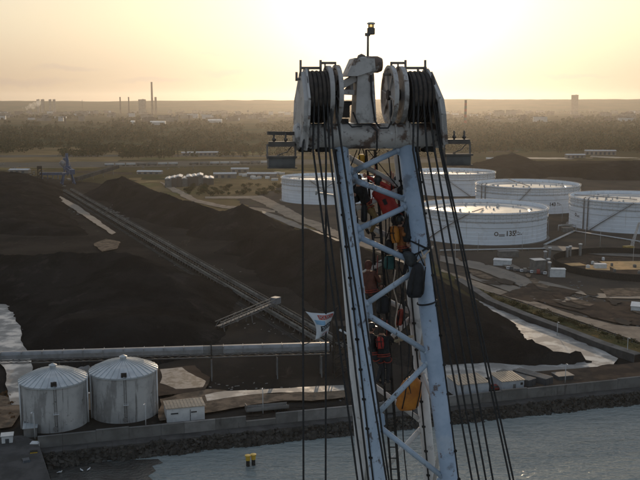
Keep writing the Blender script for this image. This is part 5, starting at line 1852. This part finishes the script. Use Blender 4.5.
    if pack:
        ps = s * pack_size
        c = ch - F * (.10 + .11 * pack_size) * s
        vs, fs = [], []
        nl, n = 10, 20
        for j in range(nl + 1):
            q = j / nl
            w = 1 if .12 < q < .8 else (.82 if q <= .12 else 1 - (q - .8) * 1.9)
            for k in range(n):
                a_ = 2 * math.pi * k / n
                ca, sa = math.cos(a_), math.sin(a_)
                ca = math.copysign(abs(ca) ** .6, ca); sa = math.copysign(abs(sa) ** .6, sa)
                w2 = w * (1 + .10 * noise.noise((ca * 2 + c.z * 9, sa * 2, q * 5)))
                vs.append(c + (S * ca * .155 * w2 + F * sa * .105 * w2 + U * (q - .5) * .50) * ps)
        for j in range(nl):
            for k in range(n):
                fs.append((j * n + k, j * n + (k + 1) % n, (j + 1) * n + (k + 1) % n, (j + 1) * n + k))
        fs += [tuple(range(n))[::-1], tuple(range(nl * n, nl * n + n))]
        b = MB().add(vs, fs, 0, True)
        b = b.build('backpack', M[pack], body, origin=pel)
        st = MB()
        for e in (-.09, .09):
            st.tube([c + (S * e - F * .05 - U * .25) * ps, c + (S * e - F * .112 - U * .1) * ps, c + (S * e - F * .112 + U * .12) * ps, c + (S * e - F * .06 + U * .25) * ps], .014, 6)
        st.tube([c + (S * -.16 - F * .11 + U * .05) * ps, c + (-F * .122 + U * .06) * ps, c + (S * .16 - F * .11 + U * .05) * ps], .012, 6)
        st.build('pack_strap', M['dark_steel'], b, origin=pel)
    return body


def V(a, b, z):
    return A * a + B * b + Zv * z


# red jacket, leaning back in the harness, back to the camera
pel = PL(389.5, 208, .55)
person('climber in a red jacket leaning back in the harness inside the boom', pel, PL(377.5, 183, .60), V(.35, .9, .1), (PL(366, 176, .85), PL(394, 183, .95)),
       (PL(398, 226, .75), PL(403, 222, .9)), 'j_red', 't_dark', hood=False, helmet='helmet_dark', knee=(V(.8, .3, .6), V(.8, .5, .6)), s=1.12)
mb = MB()
cc = pel
U_ = (PL(377.5, 183, .6) - pel).normalized(); F_ = V(.35, .9, .1); F_ = (F_ - U_ * F_.dot(U_)).normalized(); S_ = -F_.cross(U_).normalized()
mbv = []
for k, rr_ in ((.34, .205), (.16, .20), (.0, .215), (-.14, .225), (-.15, .19)):
    mbv.append([cc + U_ * k + (S_ * math.cos(R(a_)) * rr_ * 1.05 + F_ * math.sin(R(a_)) * rr_ * .85) for a_ in range(0, 360, 20)])
n = 18
mb.add([p for ring in mbv for p in ring], [(j * n + k, j * n + (k + 1) % n, (j + 1) * n + (k + 1) % n, (j + 1) * n + k) for j in range(4) for k in range(n)], 0, True)
who = [o for o in C.objects if o.get('label', '').startswith('climber in a red jacket')][0]
mb.build('jacket_skirt', M['j_red'], who, origin=pel)
MB().box(cc + U_ * .22 - F_ * .185, (.09, .02, .15), M=Matrix((S_, F_, U_)).transposed()).build('back_logo', M['j_black'], who, origin=pel)

person('dark clothed climber standing between the red jacket and the right chord', PL(402.5, 206, .75), PL(400, 189, .75), V(-.9, .3, 0), (PL(388, 184, .8), PL(406, 172, .7)),
       (PL(402, 232, .9), PL(407, 229, .6)), 'j_black', 't_dark', helmet='helmet_dark')
person('climber in a black jacket and ochre trousers at the left of the boom', PL(366.5, 203, .75), PL(360, 188, .70), V(.6, -.5, 0), (PL(352, 196, .4), PL(372, 182, .9)),
       (PL(371, 232, .6), PL(366, 229, .9)), 'j_black', 't_ochre', helmet='helmet_dark', pack='black_bag')
person('climber in an orange jacket holding the right chord', PL(403, 247, .35), PL(400.5, 230, .40), V(.85, .3, 0), (PL(413, 232, .0), PL(411, 250, -.1)),
       (PL(408, 275, .4), PL(403, 277, .6)), 'j_orange', 't_dark', helmet='helmet_dark', pack='orange_bag', pack_size=.85)
person('climber in a rust brown jacket crouching on the boom ladder', PL(371.5, 291, .55), PL(369.5, 278, .60), V(.7, .6, 0), (PL(379, 278, .8), PL(380, 286, .7)),
       (PL(377, 312, .8), PL(381, 309, .7)), 'j_rust', 't_dark', hood=True)
person('climber in a black jacket with a red bag strap, lower in the boom', PL(383.5, 355, .45), PL(382, 341, .50), V(.5, .8, 0), (PL(390, 336, .8), PL(380, 337, .8)),
       (PL(388, 382, .7), PL(383, 384, .7)), 'j_black', 't_dark', pack='j_red', pack_size=.62)
person('climber all in black at the far left, lower in the boom', PL(373, 353, .6), PL(371.5, 339, .65), V(.9, .2, 0), (PL(381, 334, .8), PL(383, 346, .8)),
       (PL(377, 381, .7), PL(380, 377, .8)), 'j_black', 't_dark', helmet='helmet_dark')

# ------------------------------------------------------------------ trees
def leaf_cloud(mb, c, rx, ry, rz, n, s, rr, mat=1):
    for i in range(n):
        while True:
            v = Vector((rr.uniform(-1, 1), rr.uniform(-1, 1), rr.uniform(-1, 1)))
            if .25 < v.length < 1:
                break
        lump = 1 + .35 * noise.noise(v * 2.2 + Vector(c))
        p = Vector((c[0] + v.x * rx * lump, c[1] + v.y * ry * lump, c[2] + v.z * rz * lump))
        a = Vector((rr.gauss(0, 1), rr.gauss(0, 1), rr.gauss(0, 1))).normalized()
        b_ = a.orthogonal().normalized()
        c_ = a.cross(b_)
        q = s * rr.uniform(.6, 1.3)
        mb.add([p + b_ * q, p + c_ * q * .7, p - b_ * q, p - c_ * q * .7 + a * q * .3], [(0, 1, 2, 3)], mat)


def tree_mesh(kind, seed):
    rr = random.Random(seed)
    mb = MB()
    if kind == 'poplar':
        mb.tube([(0, 0, -.3), (.1, 0, 6), (0, 0, 15)], [.45, .3, .08], 7)
        for k in range(9):
            leaf_cloud(mb, (rr.uniform(-.6, .6), rr.uniform(-.6, .6), 3.5 + k * 1.6), 2.2 - .12 * k, 2.2 - .12 * k, 1.6, 34, .5, rr)
    elif kind == 'shrub':
        for k in range(5):
            x, y = rr.uniform(-1.6, 1.6), rr.uniform(-1.6, 1.6)
            mb.tube([(0, 0, -.2), (x * .5, y * .5, .8), (x, y, 1.8)], [.1, .07, .03], 5)
            leaf_cloud(mb, (x, y, 1.6 + rr.uniform(-.3, .6)), 1.5, 1.5, 1.1, 40, .34, rr)
    else:
        H = rr.uniform(8, 11)
        mb.tube([(0, 0, -.3), (.2, .1, H * .35), (0, 0, H * .75)], [.5, .35, .12], 7)
        for k in range(9):
            a = rr.uniform(0, 6.28); r = rr.uniform(.8, 3.6)
            x, y, z = r * math.cos(a), r * math.sin(a), H * rr.uniform(.38, .95)
            mb.tube([(.1, .05, H * .35), (x * .5, y * .5, z * .8), (x, y, z)], [.2, .12, .04], 5)
            leaf_cloud(mb, (x, y, z), rr.uniform(1.6, 2.6), rr.uniform(1.6, 2.6), rr.uniform(1.3, 2.0), 38, .55, rr)
    return mb


PROTO = {}
for kind, mm in (('bushy', 'leaf'), ('bushy', 'leaf_dark'), ('bushy', 'leaf_ochre'), ('poplar', 'leaf_dark'), ('shrub', 'leaf_ochre'), ('shrub', 'leaf'), ('shrub', 'leaf_rust')):
    for s in range(2):
        o = tree_mesh(kind, len(PROTO) * 7 + s * 3 + 1).build(kind + '_tree' if kind != 'shrub' else 'shrub', [M['bark'], M[mm]])
        PROTO.setdefault((kind, mm), []).append(o.data)
        bpy.data.objects.remove(o)


def plant(kind, mm, px, py, sc_, label, group):
    o = bpy.data.objects.new({'poplar': 'poplar_tree', 'bushy': 'bushy_tree', 'shrub': 'shrub'}[kind], rnd.choice(PROTO[kind, mm]))
    C.objects.link(o)
    p = G(px, py)
    o.location = (p.x, p.y, GZ)
    o.rotation_euler = (0, 0, rnd.uniform(0, 6.28))
    o.scale = (sc_ * rnd.uniform(.9, 1.15), sc_ * rnd.uniform(.9, 1.15), sc_ * rnd.uniform(.85, 1.15))
    return tag(o, label, 'shrub' if kind == 'shrub' else 'tree', group)


for px, py in ((161, 158), (164, 158.5), (169, 158), (172, 157.5), (178, 157), (186, 156.5)):
    plant('poplar', 'leaf_dark', px, py, rnd.uniform(.85, 1.1), 'slim dark poplar in the row left of the rail line', 'row of dark poplars')
for i in range(44):
    plant('bushy', rnd.choice(['leaf_ochre', 'leaf', 'leaf_ochre']), rnd.uniform(198, 266), rnd.uniform(149, 157.5), rnd.uniform(.8, 1.25),
          'ochre green tree in the copse left of the crane head', 'trees of the copse left of the crane head')
for i in range(22):
    plant('bushy', rnd.choice(['leaf_dark', 'leaf']), rnd.gauss(93, 9), rnd.uniform(149, 153.5), rnd.uniform(.9, 1.3),
          'dark bushy tree in the round clump on the pale meadow', 'trees of the round meadow clump')
for i in range(26):
    plant('bushy', rnd.choice(['leaf_dark', 'leaf']), rnd.uniform(120, 160), rnd.uniform(156, 159), rnd.uniform(.6, 1.0),
          'low dark tree beside the freight wagons', 'low dark trees beside the freight wagons')
for i in range(60):
    plant('bushy', rnd.choice(['leaf_dark', 'leaf', 'leaf_ochre']), rnd.uniform(470, 650), rnd.uniform(147, 154), rnd.uniform(.8, 1.3),
          'dark tree at the edge of the wood behind the white tanks', 'trees behind the white tanks')
for i in range(60):
    x = rnd.uniform(185, 280)
    plant('shrub', rnd.choice(['leaf_ochre', 'leaf']), x, rnd.uniform(186, 196), rnd.uniform(.8, 1.5), 'ochre shrub on the rough grass beside the dirt road', 'shrubs on the rough grass')
for i in range(36):
    x = rnd.uniform(480, 640)
    plant('shrub', rnd.choice(['leaf_ochre', 'leaf_ochre', 'leaf']), x, 296 + (x - 490) * .325 + rnd.uniform(-1, 4), rnd.uniform(.3, .7), 'low autumn shrub on the verge above the dyke wall', 'shrubs along the dyke verge')
for i in range(24):
    plant('shrub', 'leaf_rust', rnd.uniform(-5, 15), rnd.uniform(394, 428), rnd.uniform(.2, .45), 'brown shrub on the bank beside the left silo', 'brown shrubs beside the left silo')

# the woods: an uncountable mass
rr = random.Random(11)
mb = MB()
cnt = 0


def clump(px, py, s):
    p = G(px, py)
    h = rr.uniform(7, 13) * s
    w = rr.uniform(3.5, 6) * s
    q = 1.5 * s * max(1, p.y / 2100)
    leaf_cloud(mb, (p.x, p.y, GZ + h * .46), w * 1.25, w, h * .5, 15, q * 1.25, rr, rr.choice((0, 0, 1, 2)))


def density(px, py):
    return noise.noise((px * .022, py * .22, 2.2)) + .5 * noise.noise((px * .07, py * .5, 7.7))


n = 0
while n < 8500:
    px = rr.uniform(-30, 670)
    py = 111 + 46 * rr.random() ** 1.15
    dn = density(px, py)
    if px > 330 and py < 152: dn += .18
    if 128 < py < 141: dn += .22
    if 142 < py < 147 and px < 300: dn -= .10
    if py > 153.5 and px < 60: dn -= .6
    if py > 152 and px > 440: dn -= .9
    if 145 < py <= 152 and px > 440: dn += .25
    if px < 300 and py > 150: dn -= .05
    if py < 125: dn -= .12
    if 123 < py < 150: dn += .22
    if dn > .02:
        clump(px, py, rr.uniform(.8, 1.25))
        n += 1
tag(mb.build('woods', [M['leaf_dark'], M['leaf'], M['leaf_ochre']]), 'dark hazy woodland spreading towards the distant city', 'woodland', kind='stuff')

# rough grass tussocks on the verge
mb = MB()
for i in range(3500):
    x = rr.uniform(470, 655)
    y = 288 + (x - 470) * .335 + rr.uniform(-1, 7)
    p = G(x, y)
    leaf_cloud(mb, (p.x, p.y, GZ + .25), .5, .5, .3, 3, .3, rr, rr.choice((0, 1, 1)))
tag(mb.build('grass', [M['leaf'], M['leaf_ochre']]), 'rough autumn grass on the verge above the dyke wall', 'grass', kind='stuff')

# ------------------------------------------------------------------ railway wagons
a, b_ = G(104, 166.5), G(300, 163.5)
L = (b_ - a).length
ang = math.atan2(b_.y - a.y, b_.x - a.x)


def make_wagon(loc, label, paint):
    t = thing('freight_wagon', label, 'rail wagon', loc, ang, 'freight wagons on the far rail line')
    sec = [(-1.2, 1.4), (-1.5, 2.4), (-1.5, 4.0), (1.5, 4.0), (1.5, 2.4), (1.2, 1.4)]
    v = [(-6.3, y, z) for y, z in sec] + [(6.3, y, z) for y, z in sec]
    body = MB().add(v, [(i, (i + 1) % 6, (i + 1) % 6 + 6, i + 6) for i in range(6)] + [tuple(range(6))[::-1], tuple(range(6, 12))])
    for k in range(7):
        for s_ in (-1.54, 1.54):
            body.box((-5.7 + k * 1.9, s_, 3.2), (.18, .1, 1.6))
    body.build('wagon_body', paint, t)
    MB().box((0, 0, 1.15), (13.4, 2.2, .35)).build('underframe', M['dark_steel'], t)
    for x in (-4.6, 4.6):
        bg_ = MB().box((x, 0, .7), (2.8, 2.0, .4))
        for dx in (-.9, .9):
            bg_.tube([(x + dx, -1, .46), (x + dx, 1, .46)], .46, 10)
        bg_.build('bogie', M['dark_steel'], t)
    return t


nw = int(L / 14.2)
protos = {}
for i in range(nw):
    if i % 11 == 7:
        continue
    p = a + (b_ - a) * ((i + .5) / nw)
    kind = ('tank_trim', 'steel_grey', 'tank_trim', 'concrete_pale')[(i * 7 % 5) % 4]
    p = Vector((p.x, p.y, GZ + .3))
    if kind not in protos:
        protos[kind] = make_wagon(p, 'pale freight wagon in the long train beyond the coal ridge', M[kind])
    else:
        dup(protos[kind], p, ang)

# long grey shed row and pipe stacks past the coal ridge
for i in range(9):
    px = 169 + i * 5.2
    h = 9 + 3 * rnd.random() - (2 if i > 6 else 0)
    p = G(px, 186.5 - i * .35)
    t = thing('storage_shed', 'grey blue shed in the tight row past the pointed coal ridge', 'shed', p, .12 + rnd.uniform(-.05, .05), 'grey blue sheds past the coal ridge')
    w = 6.5
    MB().box((0, 0, h / 2 - .6), (w, 26, h - 1.2)).build('wall', M['lamp_grey'] if i % 3 else M['steel_grey'], t)
    MB().add([(-w / 2 - .2, -13.2, h - 1.2), (0, -13.2, h), (w / 2 + .2, -13.2, h - 1.2), (-w / 2 - .2, 13.2, h - 1.2), (0, 13.2, h), (w / 2 + .2, 13.2, h - 1.2)],
             [(0, 1, 4, 3), (1, 2, 5, 4), (0, 2, 1), (3, 4, 5)]).build('roof', M['tank_trim'], t)
for (px, py, w, h, lab) in ((150, 174, 30, 3, 'low pale shed left of the grey blue shed row'), (225, 178, 26, 5, 'long pale low warehouse right of the grey blue shed row'), (262, 177, 34, 4, 'white roofed low warehouse under the left floodlight'),
                           (240, 172, 22, 4, 'small pale store between the two low warehouses'), (200, 155.5, 60, 5, 'long grey roofed hall in front of the copse'), (500, 162, 40, 5, 'pale roofed depot behind the peaked coal heap'),
                           (600, 155, 50, 7, 'white roofed hall in the wood right of the peaked coal heap'), (575, 158, 30, 5, 'low white shed in the dark wood at the right'), (20, 173, 24, 4, 'low pale shed behind the far left coal heap')):
    p = G(px, py)
    t = thing('warehouse', lab, 'warehouse', p, rnd.uniform(-.1, .2))
    MB().box((0, 0, h / 2), (w, 10, h)).build('wall', M['brick'], t)
    MB().add([(-w / 2 - .3, -5.3, h), (w / 2 + .3, -5.3, h), (w / 2 + .3, 0, h + 1.6), (-w / 2 - .3, 0, h + 1.6), (w / 2 + .3, 5.3, h), (-w / 2 - .3, 5.3, h)],
             [(0, 1, 2, 3), (3, 2, 4, 5), (0, 3, 5), (1, 4, 2)]).build('roof', M['tank_trim'], t)
    for k in range(int(w / 7)):
        MB().box((-w / 2 + 3.5 + k * 7, -5.03, h * .42), (3.4, .1, h * .6)).build('gate', M['container_dark'], t)
for i in range(26):
    p = G(rnd.uniform(240, 292), rnd.uniform(174, 182))
    tag(MB().box((0, 0, 1.3), (rnd.uniform(3, 8), 2.5, 2.6)).box((0, 0, 2.65), (2.2, 2.3, .2)).build('pipe_stack', M['white'] if i % 2 else M['tank_trim']), 'pale stacked load in the store yard left of the white tank', 'stacked load', 'pale stacked loads in the store yard').location = p

# ------------------------------------------------------------------ far city in the haze
def tall_z(px, py, D):
    return at_y(px, py, D)


def chimney(label, px, py_top, D, r0, r1, bands=False):
    D = min(D * 1.96, 7900)
    p = tall_z(px, py_top, D)
    H = p.z - GZ
    t = thing('chimney', label, 'chimney', (p.x, D, GZ), 0)
    n = 9 if bands else 1
    for k in range(n):
        z0, z1 = H * k / n, H * (k + 1) / n
        q0, q1 = r0 + (r1 - r0) * k / n, r0 + (r1 - r0) * (k + 1) / n
        MB().lathe([(q0, z0), (q1, z1), (.01, z1)], n=14).build('band' if bands else 'stack', M['chimney_red'] if (bands and k % 2) else M['chimney'], t)
    MB().lathe([(r1 * 1.15, H - 3), (r1 * 1.15, H - 1.5), (r1, H - 1.5)], n=14).build('rim', M['chimney'], t)


chimney('tallest dark chimney left of the crane, rising above the horizon', 151.5, 82, 3400, 9, 6.5)
chimney('thin chimney of the left pair on the skyline', 120, 97, 3300, 6, 4.5)
chimney('thin chimney right of the pair on the skyline', 128.5, 97, 3300, 6, 4.5)
chimney('short thick chimney just right of the tallest one', 155.5, 97, 3500, 10, 8)
chimney('striped chimney right of the crane head', 465.8, 100, 1700, 5.2, 4.2, True)
chimney('slim faint mast far left on the skyline', 82, 100, 4200, 3, 2)
chimney('short dark stack in front of the bright factory roof', 189, 116, 1750, 3.0, 2.4)
chimney('short dark stack left of the bright factory roof', 65, 116, 1900, 3, 2.4)
chimney('short dark stack by the steam plume', 123, 116, 1900, 2.6, 2.0)


def block(label, px, py_top, D, w, d, name='apartment_block', cat='building', m=None, group=None, z=None):
    D = min(D * 1.96, 7900)
    p = tall_z(px, py_top, D)
    H = max(5, p.z - GZ)
    t = thing(name, label, cat, (p.x, D, GZ), rnd.uniform(-.25, .25), group)
    MB().box((0, 0, H / 2), (w, d, H)).build('wall', m or M['brick'], t)
    MB().box((0, 0, H + .5), (w + 1, d + 1, 1.0)).box((w * .2, 0, H + 2), (w * .25, d * .5, 2.4)).build('roof', M['city_roof'], t)
    return t


for px, w in ((38, 34), (42.5, 30), (50, 34), (54, 30)):
    block('pale tower block in the two pairs on the far left ridge', px, 99.5, 6500, w * .68, 25, group='four far tower blocks')
block('square tower block standing alone on the right skyline', 575, 95, 6000, 58, 40, 'tower_block', m=M['chimney'])
block('left half of the broad hazy slab block at the right', 499, 110.5, 2900, 62, 30)
block('right half of the broad hazy slab block at the right', 511, 110.2, 2950, 60, 30)
block('dark hazy power house beside the tallest chimney', 142, 99.5, 3500, 46, 40)
block('dark hazy hall left of the striped chimney', 520, 118, 2300, 110, 50)
block('dark hazy hall in front of the broad slab block', 490, 119, 2250, 100, 50)
cityg = 'hazy low buildings of the far city'
protos = []
for i in range(150):
    px = rnd.choice((rnd.uniform(-20, 300), rnd.uniform(-20, 300), rnd.uniform(440, 660)))
    D = rnd.uniform(2100, 4000)
    base = 103 + 85 / D * FPX / 1.96
    block('low hazy building in the far city below the hills', px, base - rnd.uniform(8, 26) / D * FPX / 1.96, D, rnd.uniform(14, 70), rnd.uniform(12, 40), 'city_building', group=cityg, m=rnd.choice((M['brick'], M['brick'], M['chimney'], M['tank_trim'])))
for px, py, D, w, lab in ((158, 124.5, 1800, 58, 'bright roofed factory hall catching the low sun'), (215, 121.5, 2000, 60, 'pale factory hall right of the bright roofed one'), (133, 123, 1850, 14, 'small bright block beside the steam plume'), (350, 126, 1700, 40, 'pale hall behind the crane head post')):
    D = min(D * 1.96, 7900)
    p = tall_z(px, py, D)
    t = thing('factory_hall', lab, 'factory', (p.x, D, GZ), .05)
    MB().box((0, 0, 5), (w, 40, 10)).build('wall', M['tank_trim'], t)
    v = []
    for k in range(9):
        a_ = math.pi * k / 8
        v += [(-w / 2, -20.5 * math.cos(a_), 10 + 5 * math.sin(a_)), (w / 2, -20.5 * math.cos(a_), 10 + 5 * math.sin(a_))]
    MB().add(v, [(2 * k, 2 * k + 1, 2 * k + 3, 2 * k + 2) for k in range(8)] + [tuple(range(0, 18, 2))[::-1], tuple(range(1, 18, 2))]).build('roof', M['city_white'], t)


def harbour_crane(px, py_top, D, lab, flip=1):
    D = min(D * 1.96, 7900)
    p = tall_z(px, py_top, D)
    H = p.z - GZ
    t = thing('harbour_crane', lab, 'crane', (p.x, D, GZ), .2 * flip, 'hazy shipyard cranes in the far city')
    mb = MB()
    for x in (-6, 6):
        for y in (-6, 6):
            mb.bar((x, y, 0), (x * .4, y * .4, H * .5), 1.2, 1.2)
    mb.build('portal', M['steel_grey'], t)
    MB().box((-2 * flip, 0, H * .55), (12, 7, H * .12)).build('machine_house', M['steel_grey'], t)
    MB().bar((0, -1.5, H * .6), (flip * H * .55, 0, H), 1.1, 1.3).bar((0, 1.5, H * .6), (flip * H * .55, 0, H), 1.1, 1.3).build('jib', M['steel_grey'], t)
    MB().bar((0, 0, H * .6), (0, 0, H * .85), 1, 1).tube([(0, 0, H * .85), (flip * H * .55, 0, H)], .3, 5).build('mast', M['steel_grey'], t)


for px, py, D, f_ in ((126, 116, 2600, 1), (172, 112, 2700, -1), (176, 109, 2750, 1), (197, 116, 2500, 1), (222, 113, 2800, -1), (248, 107, 3000, 1), (254, 112, 2900, -1), (268, 114, 2500, 1)):
    harbour_crane(px, py, D, 'hazy crane with a raised jib in the distant shipyard', f_)

# steam plume
def plume(label, px, py, D, s, n):
    mb = MB(); q = random.Random(int(px))
    D = min(D * 1.96, 7900)
    p = tall_z(px, py, D)
    for i in range(n):
        k = i / n
        mb.ball((p.x + k * 110 * s + q.gauss(0, 5) * s, D + q.gauss(0, 8), p.z + k * 42 * s + q.gauss(0, 5) * s), (6 + 16 * k) * s * q.uniform(.7, 1.2), 12)
    o = mb.build('steam_plume', STEAM)
    tag(o, label, 'steam', kind='stuff')


STEAM = bpy.data.materials.new('steam'); STEAM.use_nodes = True
nt = STEAM.node_tree
nt.nodes.remove(nt.nodes['Principled BSDF'])
v = nd(nt, 'ShaderNodeVolumePrincipled')
v.inputs['Color'].default_value = (.98, .96, .94, 1)
v.inputs['Density'].default_value = .012
v.inputs['Anisotropy'].default_value = .4
nt.links.new(v.outputs[0], nt.nodes['Material Output'].inputs['Volume'])
plume('white steam drifting up from the far left city', 24, 109, 2600, .8, 16)
plume('small white steam puff near the far shipyard', 137, 121, 2000, .22, 8)

# ------------------------------------------------------------------ haze, sky, sun, camera
SUN_EL, SUN_AZ = R(7.5), R(4.8)
hz = bpy.data.materials.new('haze_air'); hz.use_nodes = True
nt = hz.node_tree
nt.nodes.remove(nt.nodes['Principled BSDF'])
v = nd(nt, 'ShaderNodeVolumePrincipled')
v.inputs['Color'].default_value = (.93, .90, .87, 1)
v.inputs['Density'].default_value = HAZE_DENSITY
v.inputs['Anisotropy'].default_value = .70
nt.links.new(v.outputs[0], nt.nodes['Material Output'].inputs['Volume'])
o = MB().box((0, 9600, 143), (39000, 20400, 290)).build('haze', hz)
tag(o, 'thin evening haze over the harbour and the city', 'haze', kind='stuff')
o.visible_shadow = True

w = bpy.data.worlds.new('World'); sc.world = w; w.use_nodes = True
nt = w.node_tree
bg = nt.nodes['Background']
sky = nd(nt, 'ShaderNodeTexSky', sky_type='NISHITA')
sky.sun_disc = False
sky.sun_elevation = SUN_EL
sky.sun_rotation = SUN_AZ
sky.altitude = 50
sky.air_density = 1.0
sky.dust_density = SKY_DUST
sky.ozone_density = 1.0
# thin cloud streaks low over the horizon
tc = nd(nt, 'ShaderNodeTexCoord')
mp = nd(nt, 'ShaderNodeMapping'); nt.links.new(tc.outputs['Generated'], mp.inputs[0])
mp.inputs['Scale'].default_value = (3.0, 3.0, 26)
mp.inputs['Location'].default_value = (.6, .2, .3)
cl = ramp(nt, nz(nt, mp.outputs[0], 1.7, 6, .6), .52, .72)
gauss = None
wob = nd(nt, 'ShaderNodeMix', data_type='VECTOR'); wob.inputs[0].default_value = .022
nzc = nd(nt, 'ShaderNodeTexNoise'); nzc.inputs['Scale'].default_value = 26; nzc.inputs['Detail'].default_value = 5
nt.links.new(tc.outputs['Generated'], nzc.inputs['Vector'])
nt.links.new(tc.outputs['Generated'], wob.inputs[4]); nt.links.new(nzc.outputs['Color'], wob.inputs[5])
for (cpx, cpy, wx, wz) in ((66, 68, .055, .0055), (226, 72, .048, .0075), (20, 80, .10, .009), (150, 80, .07, .006), (560, 76, .09, .005), (250, 52, .10, .005)):
    d_ = ray(cpx, cpy).normalized()
    mpc = nd(nt, 'ShaderNodeMapping')
    nt.links.new(wob.outputs[1], mpc.inputs[0])
    mpc.inputs['Location'].default_value = (-(d_.x * .978 + .011) / wx, 0, -(d_.z * .978 + .011) / wz)
    mpc.inputs['Scale'].default_value = (1 / wx, 0, 1 / wz)
    ln_ = nd(nt, 'ShaderNodeVectorMath', operation='LENGTH'); nt.links.new(mpc.outputs[0], ln_.inputs[0])
    g_ = ramp(nt, ln_.outputs['Value'], 1.25, .1)
    mx_ = nd(nt, 'ShaderNodeMath', operation='MAXIMUM')
    nt.links.new(g_, mx_.inputs[0])
    if gauss is not None: nt.links.new(gauss, mx_.inputs[1])
    gauss = mx_.outputs[0]
cm = nd(nt, 'ShaderNodeMath', operation='MAXIMUM'); nt.links.new(gauss, cm.inputs[0])
c2_ = nd(nt, 'ShaderNodeMath', operation='MULTIPLY'); nt.links.new(cl, c2_.inputs[0]); c2_.inputs[1].default_value = .35
nt.links.new(c2_.outputs[0], cm.inputs[1]); cl = cm.outputs[0]
mp2 = nd(nt, 'ShaderNodeMapping'); nt.links.new(tc.outputs['Generated'], mp2.inputs[0])
mp2.inputs['Scale'].default_value = (1.4, 1.4, 7)
cl2 = ramp(nt, nz(nt, mp2.outputs[0], 2.0, 5, .6), .45, .75)
ml = nd(nt, 'ShaderNodeMath', operation='MULTIPLY'); nt.links.new(cl, ml.inputs[0]); ml.inputs[1].default_value = .62
hs = nd(nt, 'ShaderNodeMix', data_type='RGBA', blend_type='MULTIPLY')
nt.links.new(ml.outputs[0], hs.inputs[0]); nt.links.new(sky.outputs[0], hs.inputs[6]); hs.inputs[7].default_value = (.40, .40, .62, 1)
ml2 = nd(nt, 'ShaderNodeMath', operation='MULTIPLY'); nt.links.new(cl2, ml2.inputs[0]); ml2.inputs[1].default_value = .25
hs2 = nd(nt, 'ShaderNodeMix', data_type='RGBA', blend_type='MULTIPLY')
nt.links.new(ml2.outputs[0], hs2.inputs[0]); nt.links.new(hs.outputs[2], hs2.inputs[6]); hs2.inputs[7].default_value = (1.25, 1.1, 1.0, 1)
# gamma added to even out the bright and dim sky; gain brightens it
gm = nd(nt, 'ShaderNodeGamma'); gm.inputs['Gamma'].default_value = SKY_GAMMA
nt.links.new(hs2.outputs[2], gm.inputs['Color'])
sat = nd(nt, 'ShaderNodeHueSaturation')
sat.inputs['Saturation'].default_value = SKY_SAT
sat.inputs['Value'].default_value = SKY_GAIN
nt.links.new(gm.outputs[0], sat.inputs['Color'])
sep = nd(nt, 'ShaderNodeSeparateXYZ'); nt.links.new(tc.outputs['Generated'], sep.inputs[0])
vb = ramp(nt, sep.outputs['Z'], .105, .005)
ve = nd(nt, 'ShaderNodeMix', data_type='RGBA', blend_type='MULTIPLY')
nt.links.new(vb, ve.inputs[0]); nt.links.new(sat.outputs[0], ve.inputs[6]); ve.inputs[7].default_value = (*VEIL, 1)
# aureole: haze round the sun itself
dt = nd(nt, 'ShaderNodeVectorMath', operation='DOT_PRODUCT')
nt.links.new(tc.outputs['Generated'], dt.inputs[0])
dt.inputs[1].default_value = (math.sin(SUN_AZ) * math.cos(SUN_EL), math.cos(SUN_AZ) * math.cos(SUN_EL), math.sin(SUN_EL))
acc = ve.outputs[2]
for n_, k_, c_ in ((170, AUREOLE * 6, (1.0, .93, .74)), (34, AUREOLE * 1.6, (1.0, .84, .55))):
    mxp = nd(nt, 'ShaderNodeMath', operation='MAXIMUM'); nt.links.new(dt.outputs['Value'], mxp.inputs[0]); mxp.inputs[1].default_value = 0
    pw = nd(nt, 'ShaderNodeMath', operation='POWER'); nt.links.new(mxp.outputs[0], pw.inputs[0]); pw.inputs[1].default_value = n_
    pk = nd(nt, 'ShaderNodeMath', operation='MULTIPLY'); nt.links.new(pw.outputs[0], pk.inputs[0]); pk.inputs[1].default_value = k_
    sc_ = nd(nt, 'ShaderNodeVectorMath', operation='SCALE'); sc_.inputs[0].default_value = c_; nt.links.new(pk.outputs[0], sc_.inputs['Scale'])
    ads = nd(nt, 'ShaderNodeVectorMath', operation='ADD'); nt.links.new(acc, ads.inputs[0]); nt.links.new(sc_.outputs[0], ads.inputs[1])
    acc = ads.outputs[0]
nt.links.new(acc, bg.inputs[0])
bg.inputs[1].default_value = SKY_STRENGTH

sun = bpy.data.lights.new('sun', 'SUN')
sun.energy = SUN_STRENGTH
sun.angle = R(.55)
sun.color = (1.0, .74, .48)
so = bpy.data.objects.new('sun', sun); C.objects.link(so)
sd = Vector((math.sin(SUN_AZ) * math.cos(SUN_EL), math.cos(SUN_AZ) * math.cos(SUN_EL), math.sin(SUN_EL)))
so.rotation_euler = (-sd).to_track_quat('-Z', 'Y').to_euler()
so.location = (0, 0, 150)

cam = bpy.data.cameras.new('camera')
cam.sensor_width = 36
cam.lens = FPX / 640 * 36
cam.clip_start = .2
cam.clip_end = 60000
co = bpy.data.objects.new('camera', cam); C.objects.link(co)
co.location = CAM
co.rotation_euler = (R(90) - PITCH, 0, 0)
sc.camera = co
sc.view_settings.view_transform = 'Standard'
sc.view_settings.look = 'None'
sc.view_settings.gamma = 1
sc.view_settings.use_curve_mapping = False
sc.view_settings.exposure = EXPOSURE
sc.render.engine = 'CYCLES'
sc.cycles.use_denoising = True
sc.cycles.volume_bounces = 1
sc.cycles.max_bounces = 6
sc.cycles.transparent_max_bounces = 8
sc.cycles.sample_clamp_indirect = 6
